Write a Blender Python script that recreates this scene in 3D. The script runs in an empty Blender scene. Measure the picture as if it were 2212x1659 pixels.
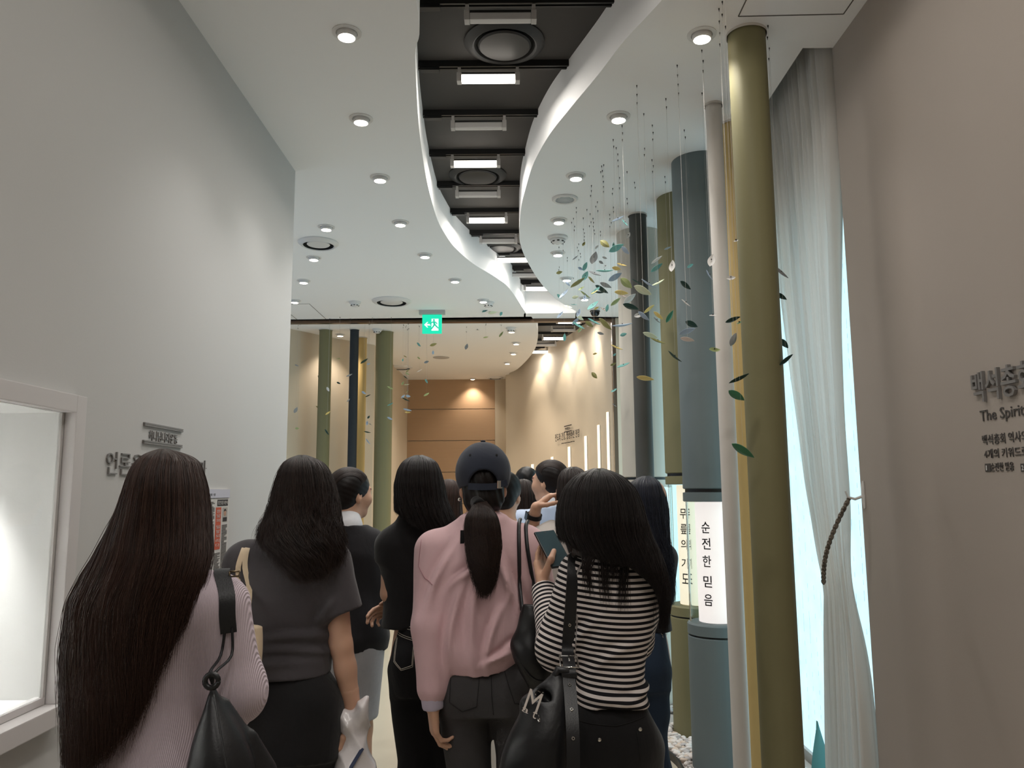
import bpy, bmesh, math, random
import numpy as np
from mathutils import Vector, Matrix, Euler
from mathutils.geometry import tessellate_polygon
random.seed(7); np.random.seed(7)
SC = bpy.context.scene
COL = SC.collection
PI = math.pi
# ---------------------------------------------------------------- camera, world, exposure
W, HH, F = 2212, 1659, 1700.0
PITCH, ROLL, CAMZ = math.radians(7.7), math.radians(0.4), 1.50
CAMROT = Euler((PI/2 + PITCH, 0, 0)).to_matrix() @ Matrix.Rotation(-ROLL, 3, 'Z')
cam_data = bpy.data.cameras.new('camera'); cam = bpy.data.objects.new('camera', cam_data); COL.objects.link(cam)
cam.location = (0, 0, CAMZ); cam.rotation_euler = CAMROT.to_euler()
cam_data.sensor_width = 36; cam_data.sensor_fit = 'HORIZONTAL'; cam_data.lens = F*36/W
cam_data.clip_start = .05
SC.camera = cam
world = bpy.data.worlds.new('world'); SC.world = world; world.use_nodes = True
world.node_tree.nodes['Background'].inputs[0].default_value = (.62, .80, 1, 1)
world.node_tree.nodes['Background'].inputs[1].default_value = .55
SC.cycles.adaptive_threshold = .02
SC.view_settings.view_transform = 'Standard'; SC.view_settings.look = 'None'
SC.view_settings.exposure = 0.2; SC.view_settings.gamma = 1.0; SC.view_settings.use_curve_mapping = False
# power of the lamps (used by the lamp builders)
SPOT_NEAR, SPOT_FAR, TUBE, WINDOW_GLOW = 24.0, 30.0, 6.0, 1.35
NEAR_TINT, FAR_TINT = (1, .96, .93), (1, .87, .73)

# ---------------------------------------------------------------- measuring helpers
def ray(px, py):
    return CAMROT @ Vector(((px - W/2)/F, -(py - HH/2)/F, -1))
def at_y(px, py, y):
    d = ray(px, py); t = y/d.y; return Vector((d.x*t, y, CAMZ + d.z*t))
def at_z(px, py, z):
    d = ray(px, py); t = (z - CAMZ)/d.z; return Vector((d.x*t, d.y*t, z))
def at_x(px, py, x):
    d = ray(px, py); t = x/d.x; return Vector((x, d.y*t, CAMZ + d.z*t))
def pix(p):
    v = CAMROT.transposed() @ (Vector(p) - Vector((0, 0, CAMZ)))
    return (W/2 + F*v.x/-v.z, HH/2 - F*v.y/-v.z, -v.z)

# ---------------------------------------------------------------- materials
MATS = {}
def lin(c):
    if isinstance(c, str):
        c = c.lstrip('#'); c = [int(c[i:i+2], 16)/255 for i in (0, 2, 4)]
        c = [x/12.92 if x <= .04045 else ((x + .055)/1.055)**2.4 for x in c]
    return (c[0], c[1], c[2], 1)
def mat(name, col, rough=.6, metal=0., noise=0., scale=20., bump=0., bscale=80., spec=.5, emit=None, estr=0., trans=0., alpha=1., sheen=0., coat=0.):
    if name in MATS: return MATS[name]
    m = bpy.data.materials.new(name); m.use_nodes = True; MATS[name] = m
    nt = m.node_tree; b = nt.nodes['Principled BSDF']; I = b.inputs
    c = lin(col); I['Base Color'].default_value = c
    I['Roughness'].default_value = rough; I['Metallic'].default_value = metal; I['Specular IOR Level'].default_value = spec
    I['Transmission Weight'].default_value = trans; I['Alpha'].default_value = alpha
    I['Sheen Weight'].default_value = sheen; I['Coat Weight'].default_value = coat
    if emit is not None:
        I['Emission Color'].default_value = lin(emit); I['Emission Strength'].default_value = estr
    tc = None
    def coords():
        return nt.nodes.new('ShaderNodeTexCoord').outputs['Object']
    if noise:
        n = nt.nodes.new('ShaderNodeTexNoise'); n.inputs['Scale'].default_value = scale; n.inputs['Detail'].default_value = 4
        nt.links.new(coords(), n.inputs['Vector'])
        r = nt.nodes.new('ShaderNodeMix'); r.data_type = 'RGBA'
        r.inputs[6].default_value = [max(0, x*(1 - noise)) for x in c[:3]] + [1]
        r.inputs[7].default_value = [min(1, x*(1 + noise)) for x in c[:3]] + [1]
        nt.links.new(n.outputs[0], r.inputs[0]); nt.links.new(r.outputs[2], I['Base Color'])
    if bump:
        n = nt.nodes.new('ShaderNodeTexNoise'); n.inputs['Scale'].default_value = bscale; n.inputs['Detail'].default_value = 3
        nt.links.new(coords(), n.inputs['Vector'])
        bp = nt.nodes.new('ShaderNodeBump'); bp.inputs['Strength'].default_value = bump; bp.inputs['Distance'].default_value = .004
        nt.links.new(n.outputs[0], bp.inputs['Height']); nt.links.new(bp.outputs[0], I['Normal'])
    return m
def wave_mat(name, c1, c2, axis='X', scale=60., dist=2., rough=.6, bump=.3, detail=2., mixf=1., stretch=(1, 1, 1), spec=.4):
    """bands along an axis of the object: wood grain, ribs, denim twill"""
    if name in MATS: return MATS[name]
    m = mat(name, c1, rough, spec=spec); nt = m.node_tree; b = nt.nodes['Principled BSDF']
    tc = nt.nodes.new('ShaderNodeTexCoord'); mp = nt.nodes.new('ShaderNodeMapping'); mp.inputs['Scale'].default_value = stretch
    w = nt.nodes.new('ShaderNodeTexWave'); w.wave_type = 'BANDS'; w.bands_direction = axis
    w.inputs['Scale'].default_value = scale; w.inputs['Distortion'].default_value = dist; w.inputs['Detail'].default_value = detail
    nt.links.new(tc.outputs['Object'], mp.inputs[0]); nt.links.new(mp.outputs[0], w.inputs['Vector'])
    r = nt.nodes.new('ShaderNodeMix'); r.data_type = 'RGBA'; r.inputs[6].default_value = lin(c1); r.inputs[7].default_value = lin(c2)
    nt.links.new(w.outputs['Fac'], r.inputs[0]); nt.links.new(r.outputs[2], b.inputs['Base Color'])
    if bump:
        bp = nt.nodes.new('ShaderNodeBump'); bp.inputs['Strength'].default_value = bump; bp.inputs['Distance'].default_value = .003
        nt.links.new(w.outputs['Fac'], bp.inputs['Height']); nt.links.new(bp.outputs[0], b.inputs['Normal'])
    return m
def glow(name, col, strength):
    return mat(name, '#101010', .6, emit=col, estr=strength)

# ---------------------------------------------------------------- object helpers
def link(name, data, m=None, parent=None, loc=None, rot=None):
    o = bpy.data.objects.new(name, data); COL.objects.link(o)
    if m is not None:
        for mm in (m if isinstance(m, (list, tuple)) else [m]): data.materials.append(mm)
    if parent is not None: o.parent = parent
    if loc is not None: o.location = loc
    if rot is not None: o.rotation_euler = rot
    return o
def tag(o, label=None, cat=None, group=None, kind=None):
    if label: o['label'] = label
    if cat: o['category'] = cat
    if group: o['group'] = group
    if kind: o['kind'] = kind
    return o
def thing(name, label, cat, loc=(0, 0, 0), rot=(0, 0, 0), group=None):
    o = bpy.data.objects.new(name, None); COL.objects.link(o); o.location = loc; o.rotation_euler = rot
    o.empty_display_size = .05
    return tag(o, label, cat, group)
def mesh_of(name, verts, faces, smooth=False):
    me = bpy.data.meshes.new(name); me.from_pydata([tuple(v) for v in verts], [], [tuple(f) for f in faces]); me.update()
    if smooth: me.polygons.foreach_set('use_smooth', [True]*len(me.polygons))
    return me
def bm_mesh(name, bm, smooth=False, angle=None):
    bmesh.ops.recalc_face_normals(bm, faces=bm.faces)
    me = bpy.data.meshes.new(name); bm.to_mesh(me); bm.free()
    if smooth:
        me.polygons.foreach_set('use_smooth', [True]*len(me.polygons))
        if angle: me.set_sharp_from_angle(angle=math.radians(angle))
    return me
def add_box(bm, lo, hi, bevel=0):
    vs = [bm.verts.new((x, y, z)) for x in (lo[0], hi[0]) for y in (lo[1], hi[1]) for z in (lo[2], hi[2])]
    fs = [bm.faces.new([vs[i] for i in q]) for q in ((0, 1, 3, 2), (4, 6, 7, 5), (0, 4, 5, 1), (2, 3, 7, 6), (0, 2, 6, 4), (1, 5, 7, 3))]
    if bevel:
        es = list({e for f in fs for e in f.edges})
        bmesh.ops.bevel(bm, geom=es, offset=bevel, segments=2, affect='EDGES', profile=.7)
def box(name, lo, hi, m, parent=None, bevel=0, loc=None, rot=None):
    bm = bmesh.new(); add_box(bm, lo, hi, bevel); return link(name, bm_mesh(name, bm), m, parent, loc, rot)
def add_lathe(bm, prof, seg=32, a0=0, a1=2*PI, c=(0, 0)):
    full = abs(a1 - a0 - 2*PI) < 1e-6; n = seg if full else seg + 1
    rings = []
    for r, z in prof:
        rings.append([bm.verts.new((c[0] + r*math.cos(a0 + (a1 - a0)*i/seg), c[1] + r*math.sin(a0 + (a1 - a0)*i/seg), z)) for i in range(n)] if r > 1e-6 else [bm.verts.new((c[0], c[1], z))])
    for A, B in zip(rings[:-1], rings[1:]):
        for i in range(seg):
            j = (i + 1) % n
            if len(A) == 1 and len(B) == 1: continue
            if len(A) == 1: bm.faces.new((A[0], B[i], B[j]))
            elif len(B) == 1: bm.faces.new((A[i], A[j], B[0]))
            else: bm.faces.new((A[i], A[j], B[j], B[i]))
def lathe(name, prof, m, parent=None, seg=32, loc=None, rot=None, angle=35, smooth=True):
    bm = bmesh.new(); add_lathe(bm, prof, seg); return link(name, bm_mesh(name, bm, smooth, angle), m, parent, loc, rot)
def add_prism(bm, pts, z0, z1):
    n = len(pts)
    lo = [bm.verts.new((p[0], p[1], z0)) for p in pts]; hi = [bm.verts.new((p[0], p[1], z1)) for p in pts]
    for i in range(n):
        j = (i + 1) % n; bm.faces.new((lo[i], lo[j], hi[j], hi[i]))
    for tri in tessellate_polygon([[Vector((p[0], p[1], 0)) for p in pts]]):
        try: bm.faces.new([lo[i] for i in tri])
        except ValueError: pass
        try: bm.faces.new([hi[i] for i in tri])
        except ValueError: pass
def prism(name, pts, z0, z1, m, parent=None, smooth=False, angle=30):
    bm = bmesh.new(); add_prism(bm, pts, z0, z1); return link(name, bm_mesh(name, bm, smooth, angle), m, parent)
def catmull(pts, n=8):
    P = [Vector(p) for p in pts]; P = [2*P[0] - P[1]] + P + [2*P[-1] - P[-2]]; out = []
    for i in range(1, len(P) - 2):
        for k in range(n):
            t = k/n; a, b, c, d = P[i-1], P[i], P[i+1], P[i+2]
            out.append(.5*((2*b) + (c - a)*t + (2*a - 5*b + 4*c - d)*t*t + (3*b - a - 3*c + d)*t**3))
    out.append(P[-2]); return out
def add_tube(bm, pts, r, seg=8, cap=True):
    pts = [Vector(p) for p in pts]; rr = r if isinstance(r, (list, tuple)) else [r]*len(pts)
    up = None; rings = []
    for i, p in enumerate(pts):
        d = (pts[min(i+1, len(pts)-1)] - pts[max(i-1, 0)]).normalized()
        if up is None: up = d.orthogonal().normalized()
        s = d.cross(up)
        if s.length < 1e-6: s = d.orthogonal()
        s.normalize(); up = s.cross(d).normalized()
        rings.append([bm.verts.new(p + rr[i]*(math.cos(2*PI*k/seg)*s + math.sin(2*PI*k/seg)*up)) for k in range(seg)])
    for A, B in zip(rings[:-1], rings[1:]):
        for k in range(seg): bm.faces.new((A[k], A[(k+1) % seg], B[(k+1) % seg], B[k]))
    if cap: bm.faces.new(rings[0]); bm.faces.new(list(reversed(rings[-1])))
def tube(name, pts, r, m, parent=None, seg=8):
    bm = bmesh.new(); add_tube(bm, pts, r, seg); return link(name, bm_mesh(name, bm, True, 50), m, parent)
def add_strap(bm, pts, width, thick, side):
    """flat strap: pts = centre line, side(i) or a constant vector = width direction"""
    pts = [Vector(p) for p in pts]; rings = []
    for i, p in enumerate(pts):
        d = (pts[min(i+1, len(pts)-1)] - pts[max(i-1, 0)]).normalized()
        s = Vector(side(i/(len(pts)-1)) if callable(side) else side); s = (s - d*s.dot(d)).normalized(); n = d.cross(s)
        w = width(i/(len(pts)-1)) if callable(width) else width
        rings.append([bm.verts.new(p + s*w/2*a + n*thick/2*b) for a, b in ((-1, -1), (-.9, -1), (.9, -1), (1, -1), (1, 1), (.9, 1), (-.9, 1), (-1, 1))])
    for A, B in zip(rings[:-1], rings[1:]):
        for k in range(8): bm.faces.new((A[k], A[(k+1) % 8], B[(k+1) % 8], B[k]))
    bm.faces.new(rings[0]); bm.faces.new(list(reversed(rings[-1])))
def strap(name, pts, width, thick, side, m, parent=None):
    bm = bmesh.new(); add_strap(bm, pts, width, thick, side); return link(name, bm_mesh(name, bm, True, 50), m, parent)
def txt(name, body, size, loc, rot, m, extrude=.0, parent=None, align='LEFT', xs=1., offset=0., spacing=1., shear=0., width=None, height=None):
    """lettering as a mesh: the text curve is turned into a mesh at once; width/height fit it to a size"""
    c = bpy.data.curves.new(name, 'FONT'); c.body = body; c.size = 1.; c.align_x = align
    c.space_character = spacing; c.shear = shear; c.resolution_u = 2
    c.offset = offset/size; c.extrude = extrude/size
    tmp = bpy.data.objects.new(name, c); me = bpy.data.meshes.new_from_object(tmp)
    bpy.data.objects.remove(tmp); bpy.data.curves.remove(c)
    me.name = name; n = len(me.vertices); v = np.zeros(n*3); me.vertices.foreach_get('co', v); v = v.reshape(-1, 3)
    kx = ky = size
    if height: ky = kx = height/np.ptp(v[:, 1]); v[:, 1] -= v[:, 1].min()
    if width: kx = width/np.ptp(v[:, 0]); v[:, 0] -= v[:, 0].min()
    else: kx *= xs
    v *= (kx, ky, size); me.vertices.foreach_set('co', v.ravel()); me.materials.clear(); me.update()
    return link(name, me, m, parent, loc, rot)
def spot(name, loc, power, tint, size=1.9, blend=.7, rad=.03, aim=(0, 0, -1)):
    l = bpy.data.lights.new(name, 'SPOT'); l.energy = power; l.color = tint; l.spot_size = size; l.spot_blend = blend; l.shadow_soft_size = rad
    o = bpy.data.objects.new(name, l); COL.objects.link(o); o.location = loc
    o.rotation_euler = Vector(aim).to_track_quat('-Z', 'Y').to_euler(); return o
# ================================================================ the setting
H, HD = 3.43, 3.70            # white ceiling, dark ceiling of the slot
XW = 1.62
XL, XR = at_z(638, 370, H).x, at_z(1803, 98, H).x
YL = at_z(638, 370, H).y      # end of the left wall
YP = at_z(1137, 684, H).y + .1     # portal between the two rooms
YB = at_z(950, 820, H).y      # timber wall
M_wall = mat('white_wall_paint', '#c1c0be', .85, bump=.05, bscale=140)
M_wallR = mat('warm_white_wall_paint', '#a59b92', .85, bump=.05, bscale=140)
M_ceil = mat('white_ceiling_paint', '#f3f2f1', .9, bump=.04, bscale=120)
M_beige = mat('beige_wall_paint', '#ccbfab', .85, bump=.05, bscale=140)
M_dark = mat('dark_ceiling_paint', '#3f3c39', .8, bump=.05)
M_black = mat('black_metal', '#141414', .45)
M_white = mat('white_enamel', '#dcdad8', .4)
M_grey = mat('grey_plastic', '#b9b6b3', .5)
M_bronze = mat('bronze_metal', '#6e5a4b', .3, metal=.9)
M_steel = mat('brushed_steel', '#b0aeac', .3, metal=1)
M_glass = mat('clear_glass', '#f4fbfb', .02, trans=1., spec=.5)
M_glass.node_tree.nodes['Principled BSDF'].inputs['IOR'].default_value = 1.12
# floor: glossy poured floor
M_floor = mat('glossy_poured_floor', '#c6bdab', .16, noise=.05, scale=1.5, spec=.6)
S = lambda o: tag(o, kind='structure')
S(box('floor', (-4.2, -2.2, -.1), (2.6, YB + .4, 0), M_floor))
# --- left wall with its display niche
NZ0, NZ1 = at_x(100, 1520, XL).z, at_x(130, 890, XL).z
NY1 = at_x(140, 893, XL).y; NY0 = NY1 - 1.9
bm = bmesh.new()
X0 = XL - .9
add_box(bm, (X0, -2.2, 0), (XL, NY0, H + .35)); add_box(bm, (X0, NY1, 0), (XL, YL, H + .35))
add_box(bm, (X0, NY0, 0), (XL, NY1, NZ0)); add_box(bm, (X0, NY0, NZ1), (XL, NY1, H + .35)); add_box(bm, (X0, NY0, NZ0), (XL - .42, NY1, NZ1))
wl = S(link('wall_left', bm_mesh('wall_left', bm), M_wall))
# --- right wall with a rounded end
RY = at_z(1803, 98, H).y; RR = .10; RE = RY + .11
pts = [(XR, -2.2), (XR, RE - RR)] + [(XR + RR - RR*math.cos(a), RE - RR + RR*math.sin(a)) for a in [PI/2*i/10 for i in range(1, 11)]] + [(XW + .01, RE), (XW + .01, RY), (2.2, RY), (2.2, -2.2)]
S(prism('wall_right', pts, 0, H + .35, M_wallR, smooth=True, angle=40))
# --- window wall: glazing band behind the columns
bm = bmesh.new()
WZ0, WZ1 = .06, 2.85
add_box(bm, (XW, RY, WZ1), (XW + .15, YP + .2, H + .35)); add_box(bm, (XW, RY, -.02), (XW + .15, YP + .2, WZ0))
S(link('wall_window', bm_mesh('wall_window', bm), M_wall))
# sheer fabric panels stretched in front of the glass, lit by the daylight behind them
def sheer_glow():
    m = mat('daylit_sheer_fabric', '#dfeef2', .9); nt = m.node_tree; b = nt.nodes['Principled BSDF']
    tc = nt.nodes.new('ShaderNodeTexCoord'); sp = nt.nodes.new('ShaderNodeSeparateXYZ'); nt.links.new(tc.outputs['Object'], sp.inputs[0])
    # thread lines along z, broken into short dashes
    def math_(op, a, bb=None):
        n = nt.nodes.new('ShaderNodeMath'); n.operation = op
        for i, v in enumerate((a, bb)):
            if v is None: continue
            if isinstance(v, (int, float)): n.inputs[i].default_value = v
            else: nt.links.new(v, n.inputs[i])
        return n.outputs[0]
    col_ = math_('PINGPONG', sp.outputs['Y'], .045)
    line = math_('LESS_THAN', col_, .0014)
    wn = nt.nodes.new('ShaderNodeTexWhiteNoise'); wn.noise_dimensions = '2D'
    cb = nt.nodes.new('ShaderNodeCombineXYZ')
    nt.links.new(math_('FLOOR', math_('MULTIPLY', sp.outputs['Y'], 11.1)), cb.inputs[0]); nt.links.new(math_('FLOOR', math_('MULTIPLY', sp.outputs['Z'], 40)), cb.inputs[1])
    nt.links.new(cb.outputs[0], wn.inputs['Vector'])
    dash = math_('MULTIPLY', line, math_('GREATER_THAN', wn.outputs['Value'], .62))
    nz = nt.nodes.new('ShaderNodeTexNoise'); nz.inputs['Scale'].default_value = 9; nz.inputs['Detail'].default_value = 6
    nt.links.new(tc.outputs['Object'], nz.inputs['Vector'])
    mix = nt.nodes.new('ShaderNodeMix'); mix.data_type = 'RGBA'
    mix.inputs[6].default_value = lin('#b4dae6'); mix.inputs[7].default_value = lin('#55747f'); nt.links.new(dash, mix.inputs[0])
    nt.links.new(mix.outputs[2], b.inputs['Emission Color'])
    nt.links.new(math_('MULTIPLY', math_('ADD', math_('MULTIPLY', nz.outputs[0], .35), .82), WINDOW_GLOW), b.inputs['Emission Strength'])
    b.inputs['Base Color'].default_value = lin('#7e8c90')
    return m
M_sheer = sheer_glow()
win = S(link('window_1', bpy.data.meshes.new('window_1'), None))
bm = bmesh.new(); y = RY + .02; k = 0
add_box(bm, (XW + .05, RY, WZ0), (XW + .14, YP + .2, WZ0 + .05)); add_box(bm, (XW + .05, RY, WZ1 - .05), (XW + .14, YP + .2, WZ1))
ys = list(np.arange(RY + .02, YP + .1, 1.1))
for y in ys: add_box(bm, (XW + .05, y - .025, WZ0), (XW + .14, y + .025, WZ1))
bm.to_mesh(win.data); bm.free(); win.data.materials.append(M_steel)
for y in ys[:-1]:
    box('pane', (XW + .10, y + .03, WZ0 + .05), (XW + .11, y + 1.07, WZ1 - .05), M_glass, win)
    box('sheer_panel', (XW + .02, y + .0, WZ0), (XW + .03, y + 1.095, WZ1), M_sheer, win)
# --- portal between the rooms: bronze reveal strip
bm = bmesh.new()
pj = at_y(1325, 760, YP).x
add_box(bm, (-4, YP, H - .035), (pj + .03, YP + .07, H + .02)); add_box(bm, (pj - .012, YP, 0), (pj + .03, YP + .07, H - .035))
S(link('trim_1', bm_mesh('trim_1', bm), M_bronze))
bm = bmesh.new(); add_box(bm, (pj + .03, YP, 0), (2.2, YP + .15, H + .35))
S(link('wall_portal', bm_mesh('wall_portal', bm), M_beige))
# --- ceilings. plan curves come from the lower edges of the two fascias
eL = [(899, 0), (897, 120), (903, 250), (912, 330), (924, 400), (944, 472), (963, 508), (985, 537), (1023, 570), (1074, 601), (1102, 625), (1136, 676)]
eR = [(1430, 0), (1350, 86), (1293, 160), (1230, 236), (1187, 291), (1154, 350), (1137, 401), (1126, 447), (1122, 498), (1124, 527), (1137, 561), (1162, 603), (1187, 633), (1213, 654), (1244, 672)]
pL = [at_z(a, b, H) for a, b in eL]; pR = [at_z(a, b, H) for a, b in eR]
pL = [Vector((pL[0].x, -2.2, H)), Vector((pL[0].x - .01, 1.2, H))] + pL
pR = [Vector((2.6, -1.0, H)), Vector((1.7, .4, H)), Vector((pR[0].x + .45, 1.7, H))] + pR
cL, cR = catmull(pL, 8), catmull(pR, 8)
YS = pL[-1].y; YP0 = YP
cL = [p for p in cL if p.y < YS + .001]
polyL = [(p.x, p.y) for p in cL] + [(pL[-1].x, YP), (-4.2, YP), (-4.2, -2.2)]
S(prism('ceiling', polyL, H, HD + .02, M_ceil, smooth=True, angle=40))
RX = at_z(1690, 171, H).x
polyR = [(p.x, p.y) for p in cR if p.y < YP - .02] + [(pR[-1].x + .02, YP), (RX, YP), (RX, RY + .02), (2.3, RY + .02), (2.6, -1.0)]
S(prism('ceiling_right', polyR, H, HD + .02, M_ceil, smooth=True, angle=40))
S(box('trim_2', (pL[-1].x - .02, YS + .02, H), (pR[-1].x + .05, YP, HD + .02), M_ceil))   # end face of the slot
S(box('ceiling_recess', (RX - .05, RY - .05, HD - .02), (2.2, YP + .2, HD + .05), M_ceil))
S(box('ceiling_dark', (-1.6, -2.2, HD), (2.8, YB + .3, HD + .08), M_dark))
# --- the room beyond
fwall = [(1093, 13.15), (1120, 12.9), (1150, 12.45), (1196, 11.75), (1234, 11.05), (1270, 10.3), (1299, 9.6), (1318, 9.0), (1325, YP + .1)]
curveW = catmull([Vector((at_y(a, 960, d).x, d, 0)) for a, d in fwall], 6)
wp = [(p.x, p.y) for p in curveW]
S(prism('wall_right_far', wp + [(2.2, wp[-1][1]), (2.2, YB + .3), (wp[0][0], YB + .3)], 0, HD, M_beige, smooth=True, angle=40))
xb0, xb1, xb2 = at_y(800, 820, YB).x, at_y(1069, 820, YB).x, at_y(1094, 820, YB).x
wb = S(box('wall_back', (xb0 - .4, YB + .03, 0), (xb1, YB + .3, HD), M_beige))
S(box('trim_3', (xb1, YB - .02, 0), (xb2 + .02, YB + .3, HD), M_beige))
M_wood = wave_mat('light_oak_veneer', '#b7987a', '#a98969', 'Z', 14, 2.4, .45, .04, 3, stretch=(.12, 1, 1))
joints = [HD] + [at_y(955, y, YB).z for y in (884, 952, 1020, 1088, 1156, 1224)] + [0]
for a, b in zip(joints[:-1], joints[1:]):
    box('panel', (xb0 - .35, YB, max(b, 0) + .006), (xb1 - .002, YB + .03, a - .006), M_wood, wb, bevel=.003)
# beige wall behind the far columns
bw = [at_z(600, 706, H), at_z(650, 715, H), at_z(720, 730, H), at_z(809, 745, H)]
q = [(p.x, p.y) for p in bw]
S(prism('wall_left_far', [(-4.2, q[0][1] - .1)] + q + [(q[-1][0], YB + .3), (-4.2, YB + .3)], 0, HD, M_beige))
# far ceiling slab with its curved edge
fe = [(1148, 684), (1158, 700), (1162, 716), (1161, 735), (1155, 755), (1140, 776), (1118, 797), (1100, 806)]
fc = catmull([at_z(a, b, H) for a, b in fe], 6)
S(prism('ceiling_far', [(-4.2, YP)] + [(p.x, p.y) for p in fc] + [(fc[-1].x, YB + .3), (-4.2, YB + .3)], H, HD + .01, M_ceil, smooth=True, angle=40))
fr = [at_z(1252, 684, H), at_z(1275, 689, H), at_z(1300, 698, H), at_z(1318, 712, H)]
S(prism('ceiling_far_right', [(p.x, p.y) for p in fr] + [(2.0, fr[-1].y), (2.0, YP + .02), (fr[0].x, YP + .02)], H, HD + .01, M_ceil))
S(box('wall_rear', (-4.2, -2.4, 0), (2.8, -2.2, HD + .1), M_wall))
# --- access hatches: thin shadow-gap frames in the ceiling
M_gap = mat('shadow_gap', '#5a5651', .8)
def hatch(name, pxs, label):
    P = [at_z(a, b, H) for a, b in pxs]
    bm = bmesh.new()
    for A, B in zip(P, P[1:] + P[:1]):
        add_tube(bm, [A - Vector((0, 0, .001)), B - Vector((0, 0, .001))], .0035, 4)
    o = link(name, bm_mesh(name, bm), M_gap); return tag(o, label, 'hatch')
a, b, c = at_z(1595, 35, H), at_z(1822, 30, H), .55
P = [a, b, b - Vector((0, c, 0)), a - Vector((0, c, 0))]
bm = bmesh.new()
for A, B in zip(P, P[1:] + P[:1]): add_tube(bm, [A, B], .003, 4)
tag(link('access_hatch', bm_mesh('access_hatch', bm), M_gap), 'flush white access hatch outlined in the ceiling above the front olive pole', 'hatch')
a, b = at_z(600, 657, H), at_z(668, 656, H); c = .75
P = [a, b, b + Vector((0, c, 0)), a + Vector((0, c, 0))]
bm = bmesh.new()
for A, B in zip(P, P[1:] + P[:1]): add_tube(bm, [A, B], .003, 4)
tag(link('access_hatch', bm_mesh('access_hatch', bm), M_gap), 'flush white access hatch outlined in the ceiling behind the left wall corner', 'hatch')

# ================================================================ ceiling fittings
def edge_x(curve, y):
    best = None
    for A, B in zip(curve[:-1], curve[1:]):
        if (A.y - y)*(B.y - y) <= 0 and A.y != B.y: best = A.x + (B.x - A.x)*(y - A.y)/(B.y - A.y)
    return best
M_lit = glow('lit_tube_diffuser', '#fff6ea', 7.5)
M_unlit = mat('unlit_tube_diffuser', '#c9c7c6', .35)
ORD = ['nearest', 'second', 'third', 'fourth', 'fifth', 'sixth', 'seventh', 'eighth', 'ninth', 'tenth', 'eleventh', 'twelfth', 'thirteenth', 'fourteenth']
lamps = [(1010, 1152, 37, 0), (993, 1117, 169, 1), (980, 1088, 271, 0), (977, 1077, 353, 1), (988, 1077, 419, 0), (1011, 1093, 475, 1), (1039, 1114, 520, 0), (1070, 1144, 561, 1), (1103, 1168, 594, 0), (1135, 1194, 623, 1)]
LZ = 3.61
def tube_lamp(x0, x1, y, lit, label, far=False):
    t = thing('linear_lamp', label, 'lamp', ((x0+x1)/2, y, LZ), group='linear lamps in the dark ceiling slot')
    hw = (x1 - x0)/2
    bm = bmesh.new(); add_box(bm, (-hw + .012, -.019, -.022), (hw - .012, .019, .012), .006)
    link('diffuser', bm_mesh('diffuser', bm), M_lit if lit else M_unlit, t)
    bm = bmesh.new(); add_box(bm, (-hw + .012, -.021, .012), (hw - .012, .021, .022), .003); link('housing', bm_mesh('housing', bm), M_black, t)
    for s in (-1, 1):
        bm = bmesh.new(); add_box(bm, (s*hw - .012, -.022, -.024), (s*hw + .012 - .012*0, .022, .024), .003); add_box(bm, (s*hw - .008, -.012, .02), (s*hw + .008, .012, HD - LZ - .03), .002)
        link('end_bracket', bm_mesh('end_bracket', bm), M_grey, t)
    if lit:
        l = bpy.data.lights.new('linear_lamp_light', 'AREA'); l.shape = 'RECTANGLE'; l.size = 2*hw; l.size_y = .04; l.energy = TUBE; l.color = (1, .95, .88)
        o = bpy.data.objects.new('linear_lamp_light', l); COL.objects.link(o); o.location = ((x0+x1)/2, y, LZ - .03)
    return t
def track(x0, x1, y, label):
    t = thing('ceiling_track', label, 'track', ((x0+x1)/2, y, HD), group='black lighting tracks in the slot')
    hw = (x1 - x0)/2
    bm = bmesh.new(); add_box(bm, (-hw, -.019, -.034), (hw, -.007, 0)); add_box(bm, (-hw, .007, -.034), (hw, .019, 0)); add_box(bm, (-hw, -.007, -.012), (hw, .007, 0))
    link('rail', bm_mesh('rail', bm), M_black, t)
    box('feed_box', (-hw + .06, -.016, -.05), (-hw + .16, .016, -.034), M_black, t, .002)
    return t
for i, (a, b, y, lit) in enumerate(lamps):
    p0, p1 = at_z(a, y, LZ), at_z(b, y, LZ); Y = (p0.y + p1.y)/2; c = (p0.x + p1.x)/2
    tube_lamp(c - .15, c + .15, Y, lit, f'{ORD[i]} linear lamp in the dark ceiling slot, {"lit" if lit else "unlit"}')
    xl, xr = edge_x(cL, Y), edge_x(cR, Y)
    if xl is None: xl = pL[-1].x
    if xr is None: xr = pR[-1].x
    track(xl - .05, xr + .03, Y, f'{ORD[i]} black lighting track crossing the dark ceiling slot')
for i, (a, b, y, lit) in enumerate([(1203, 1255, 695, 1), (1193, 1240, 713, 0), (1174, 1217, 731, 1), (1155, 1201, 745, 0), (1150, 1181, 760, 1)]):
    p0, p1 = at_z(a, y, LZ), at_z(b, y, LZ); Y = p0.y; c = (p0.x + p1.x)/2
    tube_lamp(c - .15, c + .15, Y, lit, f'{ORD[i]} linear lamp in the far room slot, {"lit" if lit else "unlit"}')
    track(c - .5, c + .32 - .06*i, Y, f'{ORD[i]} black lighting track in the far room slot')
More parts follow.
